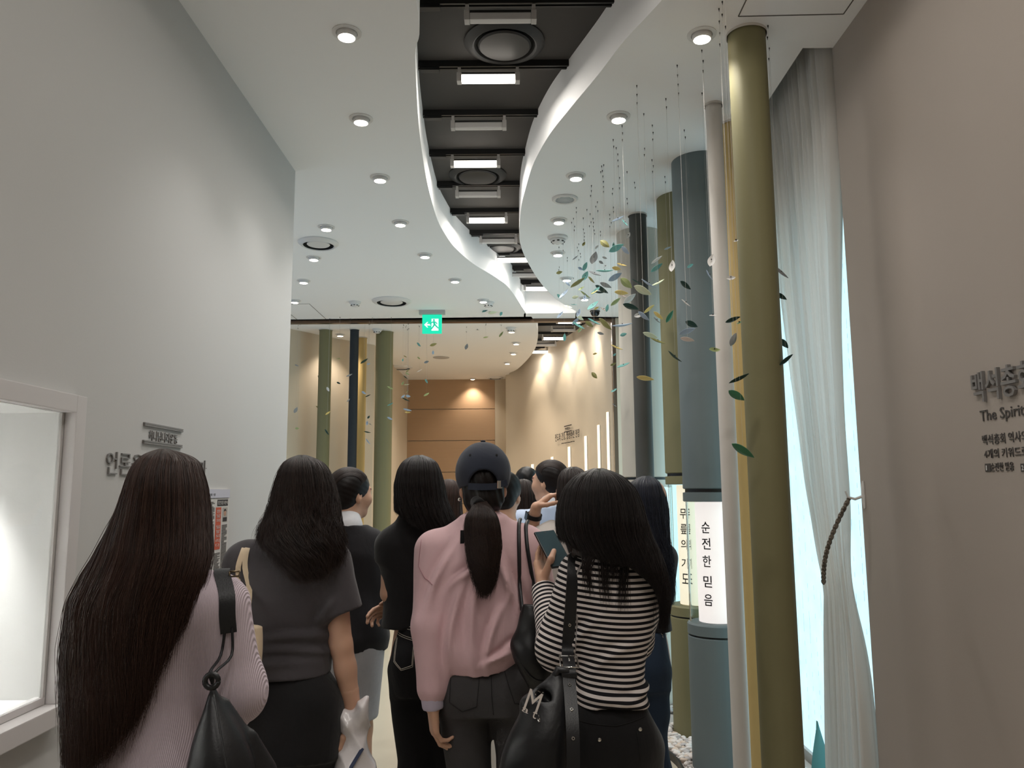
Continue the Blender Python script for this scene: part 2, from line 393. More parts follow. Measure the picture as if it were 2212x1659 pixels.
# round air diffusers
def diffuser(px, py, rpx, z, m, name, label, mdark, group, cone=True):
    p = at_z(px, py, z); zc = pix(p)[2]; r = rpx*zc/F
    t = thing(name, label, 'vent', p, group=group)
    lathe('outer_ring', [(r, .0), (r, -.008), (r*.9, -.022), (r*.8, -.03), (r*.74, -.02), (r*.72, .0)], m, t, 40)
    lathe('throat', [(r*.745, -.0245), (r*.728, -.02), (r*.715, -.003), (0, -.003)], mdark, t, 32)
    lathe('centre_disc', [(r*.62, -.012), (r*.66, -.022), (r*.62, -.03), (r*.3, -.036), (0, -.036)] if cone else [(r*.54, -.008), (r*.57, -.016), (r*.54, -.020), (0, -.022)], m, t, 40)
    return t
M_throat = mat('vent_throat', '#1a1917', .9); M_dvent = mat('dark_vent_enamel', '#272523', .55)
for (x, y, r), s in zip([(1090, 90, 87), (1032, 377, 62), (1082, 533, 44)], ['nearest', 'middle', 'farthest']):
    diffuser(x, y, r, HD, M_dvent, 'air_diffuser', f'{s} round dark air diffuser in the dark ceiling slot', M_throat, 'dark air diffusers')
for (x, y, r, s) in [(688, 524, 43, 'round white air diffuser in the ceiling beside the left wall corner'), (846, 650, 42, 'round white air diffuser in the ceiling above and left of the exit sign'), (865, 793, 27, 'round cream air diffuser over the far olive columns'), (1070, 815, 17, 'round cream air diffuser right above the timber wall edge')]:
    diffuser(x, y, r, H, M_white, 'air_diffuser', s, M_throat, 'white air diffusers', False)
p = at_z(953, 772, H)
tag(lathe('ceiling_cover_plate', [(.12, 0), (.12, -.006), (.1, -.01), (0, -.01)], M_grey, None, 28, p), 'small blank round plate on the far room ceiling', 'ceiling plate')
# ceiling speaker
p = at_z(1220, 429, H); t = thing('ceiling_speaker', 'round white ceiling speaker with perforated grille near the curved fascia', 'speaker', p); r = 28*pix(p)[2]/F
lathe('rim', [(r, 0), (r, -.006), (r*.9, -.014), (r*.74, -.012), (r*.74, -.004)], M_white, t, 36)
M_perf = mat('speaker_grille', '#d6d8d9', .5)
lathe('grille', [(r*.74, -.006), (r*.6, -.011), (0, -.013)], M_perf, t, 36)
bm = bmesh.new()
for i in range(-6, 7):
    for j in range(-6, 7):
        x, y = i*r*.105 + (j % 2)*r*.05, j*r*.095
        if x*x + y*y < (r*.66)**2: add_lathe(bm, [(0, -.0135), (r*.028, -.0138), (r*.028, -.008)], 6, c=(x, y))
o = link('holes', bm_mesh('holes', bm), mat('grille_hole', '#b4b7b9', .7), t); o['kind'] = 'stuff'
# smoke detectors
def detector(px, py, label, big=1.):
    p = at_z(px, py, H); t = thing('smoke_detector', label, 'detector', p, group='smoke detectors'); r = .062*big
    lathe('base', [(r, 0), (r, -.012), (r*.85, -.02), (r*.78, -.02)], M_white, t, 28)
    lathe('chamber', [(r*.78, -.016), (r*.74, -.032), (r*.55, -.045), (r*.3, -.052), (0, -.052)], M_white, t, 28)
    bm = bmesh.new()
    for k in range(8):
        a = k*PI/4; c, s = math.cos(a), math.sin(a); cx, cy = c*r*.63, s*r*.63
        add_tube(bm, [(cx - s*r*.12, cy + c*r*.12, -.04), (cx + s*r*.12, cy - c*r*.12, -.04)], .005, 6)
    link('slots', bm_mesh('slots', bm), M_dvent, t); return t
detector(1205, 512, 'white smoke detector on the ceiling below the round speaker', 1.25)
detector(767, 652, 'white smoke detector on the ceiling left of the white vent')
detector(1055, 653, 'white smoke detector right of the exit sign, near the slot')
detector(1104, 708, 'white smoke detector on the far ceiling near its curved edge')
detector(815, 711, 'white smoke detector over the thick olive column in the far room')
# dome camera
p = at_z(1285, 665, H); t = thing('dome_camera', 'small black dome camera under the ceiling behind the leaves', 'camera', p)
lathe('mount', [(.055, 0), (.055, -.03), (.048, -.036)], M_white, t, 24); lathe('dome', [(.048, -.03), (.05, -.045), (.046, -.07), (.03, -.09), (0, -.098)], mat('smoked_dome', '#08080a', .06), t, 24)
lathe('dome_ring', [(.053, -.034), (.056, -.04), (.05, -.046)], M_black, t, 24)
# downlights
M_lamp_n = glow('downlight_lamp', '#fff3df', 14); M_lamp_f = glow('warm_downlight_lamp', '#fff0d6', 14)
near = [(749, 70), (780, 256), (821, 383), (865, 480), (918, 550), (983, 604), (1044, 648), (705, 490), (678, 556), (656, 606), (637, 649), (1516, 74), (1336, 251), (1244, 379), (1207, 475), (1205, 546), (1224, 601), (1263, 643)]
far = [(735, 722), (1105, 714), (1115, 740), (1109, 762), (1096, 783), (1021, 817)]
def downlight(p, label, group, lampmat):
    t = thing('downlight', label, 'ceiling light', p, group=group)
    lathe('trim_ring', [(.062, 0), (.062, -.004), (.046, -.006), (.044, 0)], M_white, t, 28)
    lathe('lamp_rim', [(.042, .0), (.042, -.022), (.036, -.026), (.036, -.02)], M_white, t, 28)
    lathe('lamp', [(.036, -.021), (.03, -.027), (0, -.029)], lampmat, t, 24)
    return t
def ordinal(i): return ORD[i]
row1 = ['nearest', 'second', 'third', 'fourth', 'fifth', 'sixth', 'farthest']
for i, (x, y) in enumerate(near):
    p = at_z(x, y, H)
    if i < 7: lab = f'{row1[i]} downlight of the row along the slot on the left ceiling'
    elif i < 11: lab = f'{["nearest", "second", "third", "farthest"][i-7]} downlight of the row beside the left wall corner'
    else: lab = f'{row1[i-11]} downlight on the right ceiling, counted from the front'
    downlight(p, lab, 'near room downlights', M_lamp_n)
    spot('downlight_beam', p - Vector((0, 0, .05)), SPOT_NEAR*(.75 if i >= 11 else 1), NEAR_TINT, 1.8, .9, .035)
for i, (x, y) in enumerate(far):
    p = at_z(x, y, H)
    downlight(p, ['downlight in the far room between the olive and navy columns', 'far room downlight under the smoke detector', 'first far downlight beyond the detector along the curved edge', 'second far downlight beyond the detector along the curved edge', 'third far downlight beyond the detector along the curved edge', 'far downlight right in front of the timber wall'][i], 'far room downlights', M_lamp_f)
    spot('downlight_beam', p - Vector((0, 0, .05)), SPOT_FAR*(.8 if i == 0 else 1), FAR_TINT, 1.9, .8, .035)
# downlights of the far room that stand beyond the frame or behind the slab edge
for x, y in ((-2.2, 10.6), (-1.4, 11.2), (-.9, 12.0), (-.2, 11.6), (-3.0, 9.2)):
    spot('downlight_beam', (x, y, H - .05), SPOT_FAR, FAR_TINT, 1.9, .8, .035)
# wall washers hidden in the far slot, then unseen lamps added to light people's backs
for k, f in enumerate((.30, .46, .60, .74)):
    c = curveW[int(f*(len(curveW) - 1))]; n = Vector((-.75, -.5, 0)).normalized()
    spot('wall_washer', (c.x + n.x*.28, c.y + n.y*.28, HD - .12), 16, (1, .86, .66), 1.25, .6, .02, (-n.x*.30, -n.y*.30, -1))
for y in (2.2, 1.1, 0., -1.1):           # unseen tube lamps continuing the slot's row, added to brighten the backs
    l = bpy.data.lights.new('linear_lamp_light', 'AREA'); l.shape = 'RECTANGLE'; l.size = .3; l.size_y = .04; l.energy = TUBE*1.35; l.color = (1, .95, .88)
    o = bpy.data.objects.new('linear_lamp_light', l); COL.objects.link(o); o.location = (.35, y, LZ - .03)
for x, y in ((-.25, 1.5), (-.3, .3)):  # unseen spots without fittings, added so light falls on the backs, not the walls
    spot('downlight_beam', (x, y, H - .05), SPOT_NEAR*.55, NEAR_TINT, 1.8, .9, .035)
# exit sign
p = at_z(936, 676, H); t = thing('exit_sign', 'green lit exit sign with running figure and left arrow', 'sign', (p.x, p.y - .12, H))
zc = pix(t.location)[2]; u = zc/F
box('mount', (-28*u, -.03, -9*u), (28*u, .03, 0), M_grey, t, .004)
M_green = glow('exit_green', '#0fdcae', 1.0); M_pict = glow('exit_white', '#e8fff6', 1.05); M_gfig = glow('exit_figure_green', '#10c9a0', .95)
w, hh, z0 = 21*u, 41*u, -10*u
box('sign_face', (-w, -.012, z0 - hh), (w, .012, z0), M_green, t, .003)
def flat(name, polys, m, yy):
    bm = bmesh.new()
    for P in polys:
        a = [bm.verts.new((x*u, yy, z0 + z*u)) for x, z in P]; b = [bm.verts.new((x*u, yy + .003, z0 + z*u)) for x, z in P]
        bm.faces.new(a); bm.faces.new(list(reversed(b)))
        for i in range(len(P)): bm.faces.new((a[i], b[i], b[(i+1) % len(P)], a[(i+1) % len(P)]))
    return link(name, bm_mesh(name, bm), m, t)
flat('door_symbol', [[(-1, -9), (14, -9), (14, -35), (-1, -35)]], M_pict, -.0155)
flat('arrow', [[(-17, -22), (-10.5, -16), (-8, -16), (-11.5, -20.3), (-3, -20.3), (-3, -23.7), (-11.5, -23.7), (-8, -28), (-10.5, -28)]], M_pict, -.0156)
def limb(a, b, r):
    d = Vector((b[0]-a[0], b[1]-a[1])); n = Vector((-d.y, d.x)).normalized()*r; return [(a[0]+n.x, a[1]+n.y), (b[0]+n.x, b[1]+n.y), (b[0]-n.x, b[1]-n.y), (a[0]-n.x, a[1]-n.y)]
flat('running_figure', [[(4.2 + 2.1*math.cos(k*PI/5), -12 + 2.1*math.sin(k*PI/5)) for k in range(10)], limb((3.6, -14.5), (6, -22.5), 2.1), limb((3, -15.5), (-2, -18.5), 1.1), limb((-2, -18.5), (-4, -22), 1.0), limb((4.4, -15.5), (9, -17.5), 1.1), limb((9, -17.5), (11, -21), 1.0), limb((5.2, -22), (1.8, -27.5), 1.4), limb((1.8, -27.5), (-2.5, -32.5), 1.3), limb((6, -22), (10.5, -26.5), 1.4), limb((10.5, -26.5), (14, -30), 1.2)], M_gfig, -.019)
# ================================================================ columns, window side
def paint(name, c): return wave_mat(name, c, c, 'X', 9, 3, .62, .10, 2, stretch=(1, 1, .12), spec=.35)
M_olive = paint('olive_painted_column', '#7f7a59'); M_slate = paint('slate_blue_painted_column', '#6b7678'); M_offw = paint('off_white_painted_column', '#c9c2b6')
M_char = paint('charcoal_painted_column', '#50504d'); M_must = paint('mustard_painted_column', '#c9ad72'); M_navy = paint('navy_painted_column', '#2c3136'); M_whitec = paint('white_painted_column', '#d5cfc8')
def column(px, py, rpx, m, label, group, slim=True):
    p = at_z(px, py, H); zc = pix(p)[2]; r = rpx*zc/F
    t = thing('round_column', label, 'column', (p.x, p.y, 0), group=group)
    lathe('shaft', [(r, 0.0), (r, H + .002)], m, t, 48)
    lathe('ceiling_collar', [(r + .006, H - .012), (r + .006, H), (r, H)], M_whitec, t, 48)
    lathe('foot_collar', [(r, .03), (r + .005, .028), (r + .005, 0)], m, t, 48)
    return t, p, r
GC = 'round columns by the window'
column(1612, 73, 39.5, M_olive, 'thick olive green column nearest the camera, right of the mustard one', GC)
column(1581, 267, 21.5, M_must, 'mustard yellow column between the white slim column and the front olive one', GC)
column(1541, 226, 17, M_whitec, 'slim white column right of the slate blue display column', GC)
column(1377, 464, 18.7, M_char, 'slim charcoal column in front of the off-white display column', GC)
M_lantern = {}
def lantern_mat(nm, c, e):
    m = glow(nm, c, e); m.node_tree.nodes['Principled BSDF'].inputs['Base Color'].default_value = lin('#e8e2dc'); return m
M_ink = mat('black_print', '#231b20', .7)
def display_column(px, py, r, m, z0, z1, label, text, ang, lm):
    p = at_z(px, py, H)
    t = thing('display_column', label, 'display column', (p.x, p.y, 0), group='lantern display columns')
    lathe('lower_cylinder', [(r, 0), (r, z0 - .075), (r - .006, z0 - .07), (0, z0 - .07)], m, t, 64)
    lathe('groove', [(r - .012, z0 - .08), (r - .012, z0 - .05)], M_black, t, 48)
    lathe('lower_ring', [(r - .01, z0 - .062), (r + .001, z0 - .06), (r + .001, z0 - .008), (r - .006, z0), (0, z0)], m, t, 64)
    lathe('glass_cylinder', [(r - .012, z0 + .0015), (r - .012, z1 - .0015), (r - .018, z1 - .0015), (r - .018, z0 + .0015)], M_glass, t, 64)
    ln = lathe('paper_lantern', [(.0, z0 + .003), (.099, z0 + .003), (.1, z0 + .006), (.1, z1 - .004), (0, z1 - .004)], lm, t, 48)
    lathe('upper_ring', [(0, z1), (r - .004, z1), (r + .001, z1 + .004), (r + .001, z1 + .05), (r - .01, z1 + .052)], m, t, 64)
    lathe('upper_groove', [(r - .012, z1 + .045), (r - .012, z1 + .085)], M_black, t, 48)
    lathe('upper_cylinder', [(0, z1 + .07), (r - .006, z1 + .07), (r, z1 + .075), (r, H + .002)], m, t, 64)
    if text:
        for ch, z in text:
            a = -PI/2 + ang
            w_ = .05
            txt('letter', ch, .07, (.1014*math.cos(a) - .5*w_*math.cos(ang), .1014*math.sin(a) - .5*w_*math.sin(ang), z - .03), (PI/2, 0, ang), M_ink, .0003, ln, offset=.0007, width=w_, height=.062)
    l = bpy.data.lights.new('lantern_light', 'POINT'); l.energy = .4
    return t, p
def zs(pys, px, d): return [at_y(px, y, d).z for y in pys]
pD = at_z(1510, 350, H); dD = pD.y - .14
z0, z1 = at_y(1545, 1352, dD).z, at_y(1535, 1084, dD).z
zz = zs((1140, 1175, 1213, 1257, 1297), 1515, pD.y - .08)
lmD = lantern_mat('lit_paper_white', '#fbeae6', .76); lmC = lantern_mat('lit_paper_cream', '#ffeaca', .76); lmA = lantern_mat('lit_paper_pale', '#f4f6f2', .8)
display_column(1510, 350, .163, M_slate, z0, z1, 'slate blue display column with a lit lettered paper lantern behind glass', list(zip('순전한믿음', zz)), math.radians(-40), lmD)
pC = at_z(1471, 430, H); dC = pC.y - .14
z0, z1 = at_y(1500, 1312, dC).z, at_y(1490, 1046, dC).z
zz = zs((1110, 1143, 1176, 1217, 1250), 1470, pC.y - .05)
display_column(1472, 430, .166, M_olive, z0, z1, 'olive display column with a cream lettered lantern behind the slate blue one', list(zip('무릎의기도', zz)), math.radians(-50), lmC)
pA = at_z(1379, 505, H); dA = pA.y - .14
z0, z1 = at_y(1400, 1284, dA).z, at_y(1390, 1052, dA).z
display_column(1379, 505, .166, M_offw, z0, z1, 'off-white display column behind the slim charcoal column', None, 0, lmA)
# ---- far columns
GF = 'round columns in the far room'
column(704, 712, 13.5, M_olive, 'olive column nearest the left wall corner in the far room', GF)
column(766, 711, 9.5, M_navy, 'slim navy column in the far room', GF)
column(783, 729, 9.5, M_must, 'mustard column directly behind the navy one in the far room', GF)
column(831, 716, 18.5, M_olive, 'thick olive column at the timber wall in the far room', GF)
# ---- light bars on the far wall
M_bar = glow('lit_bar_diffuser', '#ffe9c2', 1.7)
def near_curve(px):
    best = min(((abs(pix((p.x, p.y, 1.5))[0] - px), i) for i, p in enumerate(curveW)))[1]
    p = curveW[best]; a, b = curveW[max(best - 1, 0)], curveW[min(best + 1, len(curveW) - 1)]
    tg = (b - a).normalized(); n = Vector((-tg.y, tg.x, 0)); n = n if n.dot(Vector((p.x, p.y, 0))) < 0 else -n
    return p, tg, n
curveW = catmull([Vector((p.x, p.y, 0)) for p in curveW], 6)
for i, (x, y) in enumerate([(1153, 1003), (1196, 987), (1234, 965), (1270, 942), (1299, 918), (1320, 890)]):
    p, tg, n = near_curve(x); zt = at_y(x, y, p.y).z
    t = thing('light_bar', f'{["leftmost and shortest", "second shortest", "third shortest", "third tallest", "second tallest", "tallest"][i]} vertical light bar on the beige far wall', 'wall light', (p.x + n.x*.003, p.y + n.y*.003, 0), (0, 0, math.atan2(tg.y, tg.x)), 'stepped light bars')
    s = 1 if Vector((-math.sin(t.rotation_euler.z), math.cos(t.rotation_euler.z), 0)).dot(n) > 0 else -1
    bm = bmesh.new(); add_box(bm, (-.022, min(.004*s, .03*s), .75), (.022, max(.004*s, .03*s), zt), .006); link('diffuser', bm_mesh('diffuser', bm), M_bar, t)
    bm = bmesh.new(); add_box(bm, (-.026, min(0, .008*s), .74), (.026, max(0, .008*s), zt + .004)); link('back_plate', bm_mesh('back_plate', bm), M_white, t)
    bm = bmesh.new(); add_box(bm, (-.026, min(0, .032*s), .7), (.026, max(0, .032*s), .75), .004); link('foot_cap', bm_mesh('foot_cap', bm), M_grey, t)

# ================================================================ gravel bed with pebbles
edge = [(.86, 2.5), (.86, 3.6), (.89, 4.35), (.88, 4.62), (.78, 5.0), (.68, 5.6), (.64, 6.4), (.72, 7.2), (1.0, 7.7)]
ec = catmull([Vector((x, y, 0)) for x, y in edge], 6)
M_peb = [mat(f'pebble_{n}', c, .75, noise=.08, scale=60) for n, c in (('white', '#ddd5cf'), ('warm', '#d4c2b2'), ('grey', '#b9b4b2'), ('pale', '#e4dfda'))]
bed = thing('gravel_bed', 'bed of white pebbles around the feet of the window columns', 'gravel bed', (1.1, 4.6, 0))
def P0(o): o.parent = bed; o.matrix_parent_inverse = Matrix.Translation((-1.1, -4.6, 0)); return o
P0(prism('bed_base', [(p.x, p.y) for p in ec] + [(XW - .02, 7.7), (XW - .02, 2.5)], .001, .02, mat('gravel_base', '#b5aca5', .9)))
bm = bmesh.new(); add_strap(bm, [(p.x, p.y, .02) for p in ec], .012, .04, Vector((1, 0, .001))); P0(link('edging', bm_mesh('edging', bm), M_black))
cols_xy = [(o.location.x, o.location.y) for o in COL.objects if o.type == 'EMPTY' and o.name.startswith(('round_column', 'display_column'))]
def peb_mesh(seed):
    rnd = random.Random(seed); bm = bmesh.new(); bmesh.ops.create_icosphere(bm, subdivisions=2 if seed < 8 else 1, radius=1)
    sx, sy, sz = rnd.uniform(.8, 1.3), rnd.uniform(.7, 1.), rnd.uniform(.45, .7)
    for v in bm.verts:
        k = 1 + .16*math.sin(3.1*v.co.x + seed) * math.cos(2.3*v.co.y + 1.7*seed) + .1*math.sin(4*v.co.z + seed)
        v.co = Vector((v.co.x*sx*k, v.co.y*sy*k, v.co.z*sz*k))
    return bm_mesh('pebble', bm, True)
peb = []
for s in range(8):
    for m in M_peb: me = peb_mesh(s).copy(); me.materials.append(m); peb.append(me)
def inside_bed(x, y):
    ex = edge_x(ec, y); return ex is not None and ex + .025 < x < XW - .06
rnd = random.Random(3); n_ind = 0; spots_ = []
for tries in range(60000):
    if n_ind >= 290: break
    x, y = rnd.uniform(.6, 1.15), rnd.uniform(4.35, 6.3)
    if not inside_bed(x, y) or any((x - a)**2 + (y - b)**2 < .185**2 for a, b in cols_xy): continue
    q = pix((x, y, .03))
    if not (1425 < q[0] < 1510): continue
    if any((x - a)**2 + (y - b)**2 < .026**2 for a, b in spots_): continue
    spots_.append((x, y)); s = rnd.uniform(.013, .024)
    o = bpy.data.objects.new('pebble', rnd.choice(peb)); COL.objects.link(o); o.scale = (s, s, s); o.rotation_euler = (rnd.uniform(-.4, .4), rnd.uniform(-.4, .4), rnd.uniform(0, 6.28))
    o.location = (x, y, .022 + s*.45 + rnd.uniform(0, .008)); P0(o); n_ind += 1
V, FC = [], []
base_ico = peb_mesh(20)
bv = np.array([v.co[:] for v in base_ico.vertices]); bf = np.array([p.vertices[:] for p in base_ico.polygons])
k = 0
for tries in range(5200):
    x, y = rnd.uniform(.6, XW - .08), rnd.uniform(2.55, 7.5)
    if not inside_bed(x, y) or any((x - a)**2 + (y - b)**2 < .18**2 for a, b in cols_xy): continue
    s = rnd.uniform(.012, .022); a = rnd.uniform(0, 6.28); R = np.array([[math.cos(a), -math.sin(a), 0], [math.sin(a), math.cos(a), 0], [0, 0, 1]])
    V.append(bv@R.T*s + np.array([x, y, .018 + s*.3])); FC.append(bf + len(bv)*k); k += 1
me = mesh_of('pebble_fill', np.concatenate(V), np.concatenate(FC), True); o = P0(link('pebble_fill', me, M_peb[0])); o['kind'] = 'stuff'

# ================================================================ curtain, tie-back, hook
def fabric(name, c, tr=.5, thin=.0):
    m = mat(name, c, .9); nt = m.node_tree; out = nt.nodes['Material Output']; d = nt.nodes.new('ShaderNodeBsdfDiffuse'); t = nt.nodes.new('ShaderNodeBsdfTranslucent')
    d.inputs[0].default_value = lin(c); t.inputs[0].default_value = lin(c); mx = nt.nodes.new('ShaderNodeMixShader'); mx.inputs[0].default_value = tr
    nt.links.new(d.outputs[0], mx.inputs[1]); nt.links.new(t.outputs[0], mx.inputs[2])
    nt.links.new(mx.outputs[0], out.inputs[0]); return m
M_curt = fabric('sheer_white_curtain', '#f1eeea', .55)
XC = 1.42
far_e = [at_x(x, y, XC - .02) for x, y in ((1652, 215), (1668, 340), (1680, 500), (1690, 640), (1705, 800), (1735, 1050), (1760, 1170), (1781, 1262), (1779, 1350), (1784, 1500), (1788, 1650))]
near_e = [at_x(x, y, XC) for x, y in ((1797, 250), (1801, 400), (1808, 700), (1819, 900), (1830, 1060), (1838, 1150), (1853, 1300), (1874, 1500), (1886, 1650))]
fz = np.array([p.z for p in far_e][::-1]); fy = np.array([p.y for p in far_e][::-1]); nz_ = np.array([p.z for p in near_e][::-1]); ny_ = np.array([p.y for p in near_e][::-1])
fz = np.append(fz, [3.75]); fy = np.append(fy, [fy[-1] + .03])
def smooth_interp(x, xp, fp, w=.05):
    return (np.interp(x - w, xp, fp) + np.interp(x, xp, fp) + np.interp(x + w, xp, fp))/3
nv, nu = 110, 220
zv = np.linspace(.055, 3.68, nv); u = np.linspace(0, 1, nu)
rs = np.random.RandomState(5); ph = np.cumsum(rs.uniform(.6, 1.5, nu)); ph = ph/ph[-1]
fold_ph = 2*PI*19*np.interp(u, np.linspace(0, 1, nu), ph)
V = []
for z in zv:
    yf, yn = smooth_interp(z, fz, fy), smooth_interp(z, nz_, ny_)
    width = abs(yf - yn); amp = .022 + .028*min(1, width/1.2); tie = math.exp(-((z - 1.13)/.22)**2)
    amp *= (1 - .55*tie)
    f = np.sin(fold_ph + .5*math.sin(z*1.3)) + .35*np.sin(2.3*fold_ph + z*.9)
    xx = XC + amp*f*(.75 + .25*math.sin(z*2.1 + 1)) - .02*tie
    yy = yn + (yf - yn)*u + .012*np.cos(fold_ph)
    V.append(np.stack([xx, yy, np.full(nu, z)], 1))
V = np.concatenate(V); idx = np.arange(nv*nu).reshape(nv, nu)
FC = np.stack([idx[:-1, :-1], idx[:-1, 1:], idx[1:, 1:], idx[1:, :-1]], -1).reshape(-1, 4)
ct = thing('curtain', 'sheer white floor-length curtain gathered by a rope tie beside the right wall', 'curtain', (XC, 3.4, 0))
def PC(o, par=None): o.parent = ct; o.matrix_parent_inverse = Matrix.Translation((-XC, -3.4, 0)); return o
PC(link('drape', mesh_of('drape', V, FC, True), M_curt))
PC(box('curtain_rail', (XC - .02, 3.26, 3.68), (XC + .02, 6.5, 3.70), M_white))
M_rope = wave_mat('twisted_rope', '#8d8377', '#5b5249', 'DIAGONAL', 40, .5, .8, .8, 1)
hk = at_x(1838, 1076, XR - .055); lo_ = at_x(1783, 1262, XC - .085)
for s in (-1, 1):
    pts = []
    for i in range(161):
        q = i/160; c = Vector((hk.x, hk.y + .016, hk.z)).lerp(Vector((lo_.x, lo_.y + .02, lo_.z)), q) + Vector((-.035*math.sin(PI*q), 0, -.02*math.sin(PI*q)))
        w = q*55 + (PI if s > 0 else 0); pts.append(c + Vector((.0042*math.cos(w), .0042*math.sin(w), .0)))
    PC(tube('tie_rope', pts, .0062, M_rope))
hkt = thing('tieback_hook', 'white curtain hook screwed to the rounded end of the right wall', 'hook', (XR - .004, hk.y, hk.z + .008))
hx, hy, hz = hkt.location
tube('back_plate', [(0, -.005, -.05), (.001, .0, -.02), (.001, 0, .03), (0, -.005, .06)], [.004, .009, .009, .004], M_white, hkt, 8)
tube('prong', [(0, 0, 0), (-.03, .01, -.012), (-.055, .018, -.004), (-.062, .022, .02)], [.006, .006, .005, .004], M_white, hkt, 8)
bm = bmesh.new()
for z in (-.045, .055): add_lathe(bm, [(0, z - .004), (.004, z), (0, z + .004)], 8)
link('screw', bm_mesh('screw', bm), M_black, hkt)
# teal leaf sculpture standing behind the curtain edge
q0 = at_y(1775, 1640, 3.80)
t = thing('teal_leaf_ornament', 'tall pointed teal leaf standing at the foot of the window by the curtain', 'ornament', (q0.x, 3.80, 0))
M_teal = mat('teal_paper', '#5f9a9a', .6)
bm = bmesh.new(); prev = None
for i in range(13):
    s = i/12; z = .02 + s*(at_y(1775, 1568, 3.80).z); w = .055*math.sin(PI*min(1, .12 + .88*s))**.8*(1 - s)**.35 + .002
    r = [bm.verts.new((-w - .01*s, 0, z)), bm.verts.new((0 - .01*s, .015, z)), bm.verts.new((w - .01*s, 0, z)), bm.verts.new((0 - .01*s, -.004, z))]
    if prev:
        for k in range(4): bm.faces.new((prev[k], prev[(k+1) % 4], r[(k+1) % 4], r[k]))
    prev = r
link('blade', bm_mesh('blade', bm, True, 40), M_teal, t); lathe('foot', [(.04, 0), (.04, .015), (.01, .025), (0, .025)], M_white, t, 20)

# ================================================================ writing on the walls
M_letter = mat('grey_raised_letter', '#7a7775', .5); M_vinyl = mat('dark_vinyl_letter', '#4a4643', .7); M_lface = mat('letter_face', '#8b8784', .5)
RL, RRt = (PI/2, 0, PI/2), (PI/2, 0, -PI/2)
def letters_of(o, body):
    """cuts a line of raised lettering into one object per syllable"""
    me = o.data; v = np.zeros(len(me.vertices)*3); me.vertices.foreach_get('co', v); v = v.reshape(-1, 3); x0, x1 = v[:, 0].min(), v[:, 0].max()
    adv = [.224 if ch == ' ' else .92 for ch in body]; cum = np.cumsum([0] + adv); cum = x0 + (cum - .04)*(x1 - x0)/(cum[-1] - .08); out = []
    F_ = [tuple(p.vertices) for p in me.polygons]; cx = np.array([v[list(f), 0].mean() for f in F_])
    for i, ch in enumerate(body):
        if ch == ' ': continue
        fs = [F_[k] for k in np.nonzero((cx >= cum[i]) & (cx < cum[i+1]))[0]]
        if not fs: continue
        ids = sorted({a for f in fs for a in f}); mp = {a: j for j, a in enumerate(ids)}
        q = link('letter', mesh_of('letter', v[ids], [tuple(mp[a] for a in f) for f in fs]), me.materials[0], None, o.location, o.rotation_euler); out.append(q)
    bpy.data.objects.remove(o); return out
def wall_l(px, py): return at_x(px, py, XL)
def left_text(name, body, x0, y0, x1, ytop, ybot, m, ex, par, off=0):
    a, b = wall_l(x0, ybot), wall_l(x1, ybot); hgt = wall_l(x0, ytop).z - a.z
    return txt(name, body, .06, (XL + ex + .0005, a.y, a.z), RL, m, ex, par, offset=off, width=b.y - a.y, height=hgt)
sg = thing('wall_lettering', 'grey raised Korean title on the left wall behind the long-haired woman', 'lettering', (XL, wall_l(330, 1000).y, wall_l(330, 1000).z))
def keep(o, par):
    o.parent = par; o.matrix_parent_inverse = (Matrix.Translation(par.location) @ par.rotation_euler.to_matrix().to_4x4()).inverted(); return o
[keep(q, sg) for q in letters_of(left_text('title', '언론을 통한 복음전파', 226, 0, 443, 974, 1025, M_letter, .0028, None, -.0006), '언론을 통한 복음전파')]
keep(left_text('small_title', '하나님나라운동', 320, 0, 382, 929, 951, M_letter, .0018, None, -.0003), sg)
for (xa, ya, xb, yb) in [(309, 914, 392, 928.5), (309, 918, 392, 932), (307, 951.5, 390, 963.5), (307, 955.5, 390, 967.5)]:
    a, b = wall_l(xa, ya), wall_l(xb, yb); z = (a.z + b.z)/2
    keep(box('rule', (XL, a.y, z - .0028), (XL + .008, b.y, z + .0028), M_letter), sg)
rg = thing('wall_lettering', 'grey raised Korean title above English words on the right wall', 'lettering', (XR, at_x(2130, 900, XR).y, at_x(2130, 900, XR).z))
def right_text(body, x0, x1, ytop, ybot, m, ex, off=0, name='text_line'):
    a, b = at_x(x0, ybot, XR), at_x(x1, ybot, XR); hgt = at_x(x0, ytop, XR).z - a.z
    o = txt(name, body, .06, (XR - ex - .0005, a.y, a.z), RRt, m, ex, None, offset=off, width=a.y - b.y, height=hgt)
    for q in (letters_of(o, body) if name == 'title' else [o]): keep(q, rg)
right_text('백석총회의 정신', 2108, 2392, 806, 872, M_letter, .005, .0006, 'title')
right_text('The Spirit of Faith', 2120, 2310, 887, 918, M_vinyl, .001, .0003)
right_text('백석총회 역사의 근간을', 2124, 2275, 940, 962, M_vinyl, .001)
right_text('4개의 키워드로 정리한', 2128, 2275, 971, 991, M_vinyl, .001)
right_text('순전한 믿음', 2142, 2192, 1000, 1018, M_vinyl, .001)
right_text('무릎의 기도', 2224, 2275, 999, 1017, M_vinyl, .001)
for x, ch in ((2130, '1'), (2207, '2')):
    a, b = at_x(x, 1019, XR), at_x(x + 10, 1001, XR)
    keep(box('number_tile', (XR - .002, b.y, a.z), (XR, a.y, b.z), M_vinyl), rg)
    o = txt('number', ch, .02, (XR - .0032, a.y - .25*(a.y - b.y), a.z + .004), RRt, M_white, .0004, width=(a.y - b.y)*(.16 if ch == '1' else .36), height=(b.z - a.z)*.6); keep(o, rg)
p, tg, n = near_curve(1232)
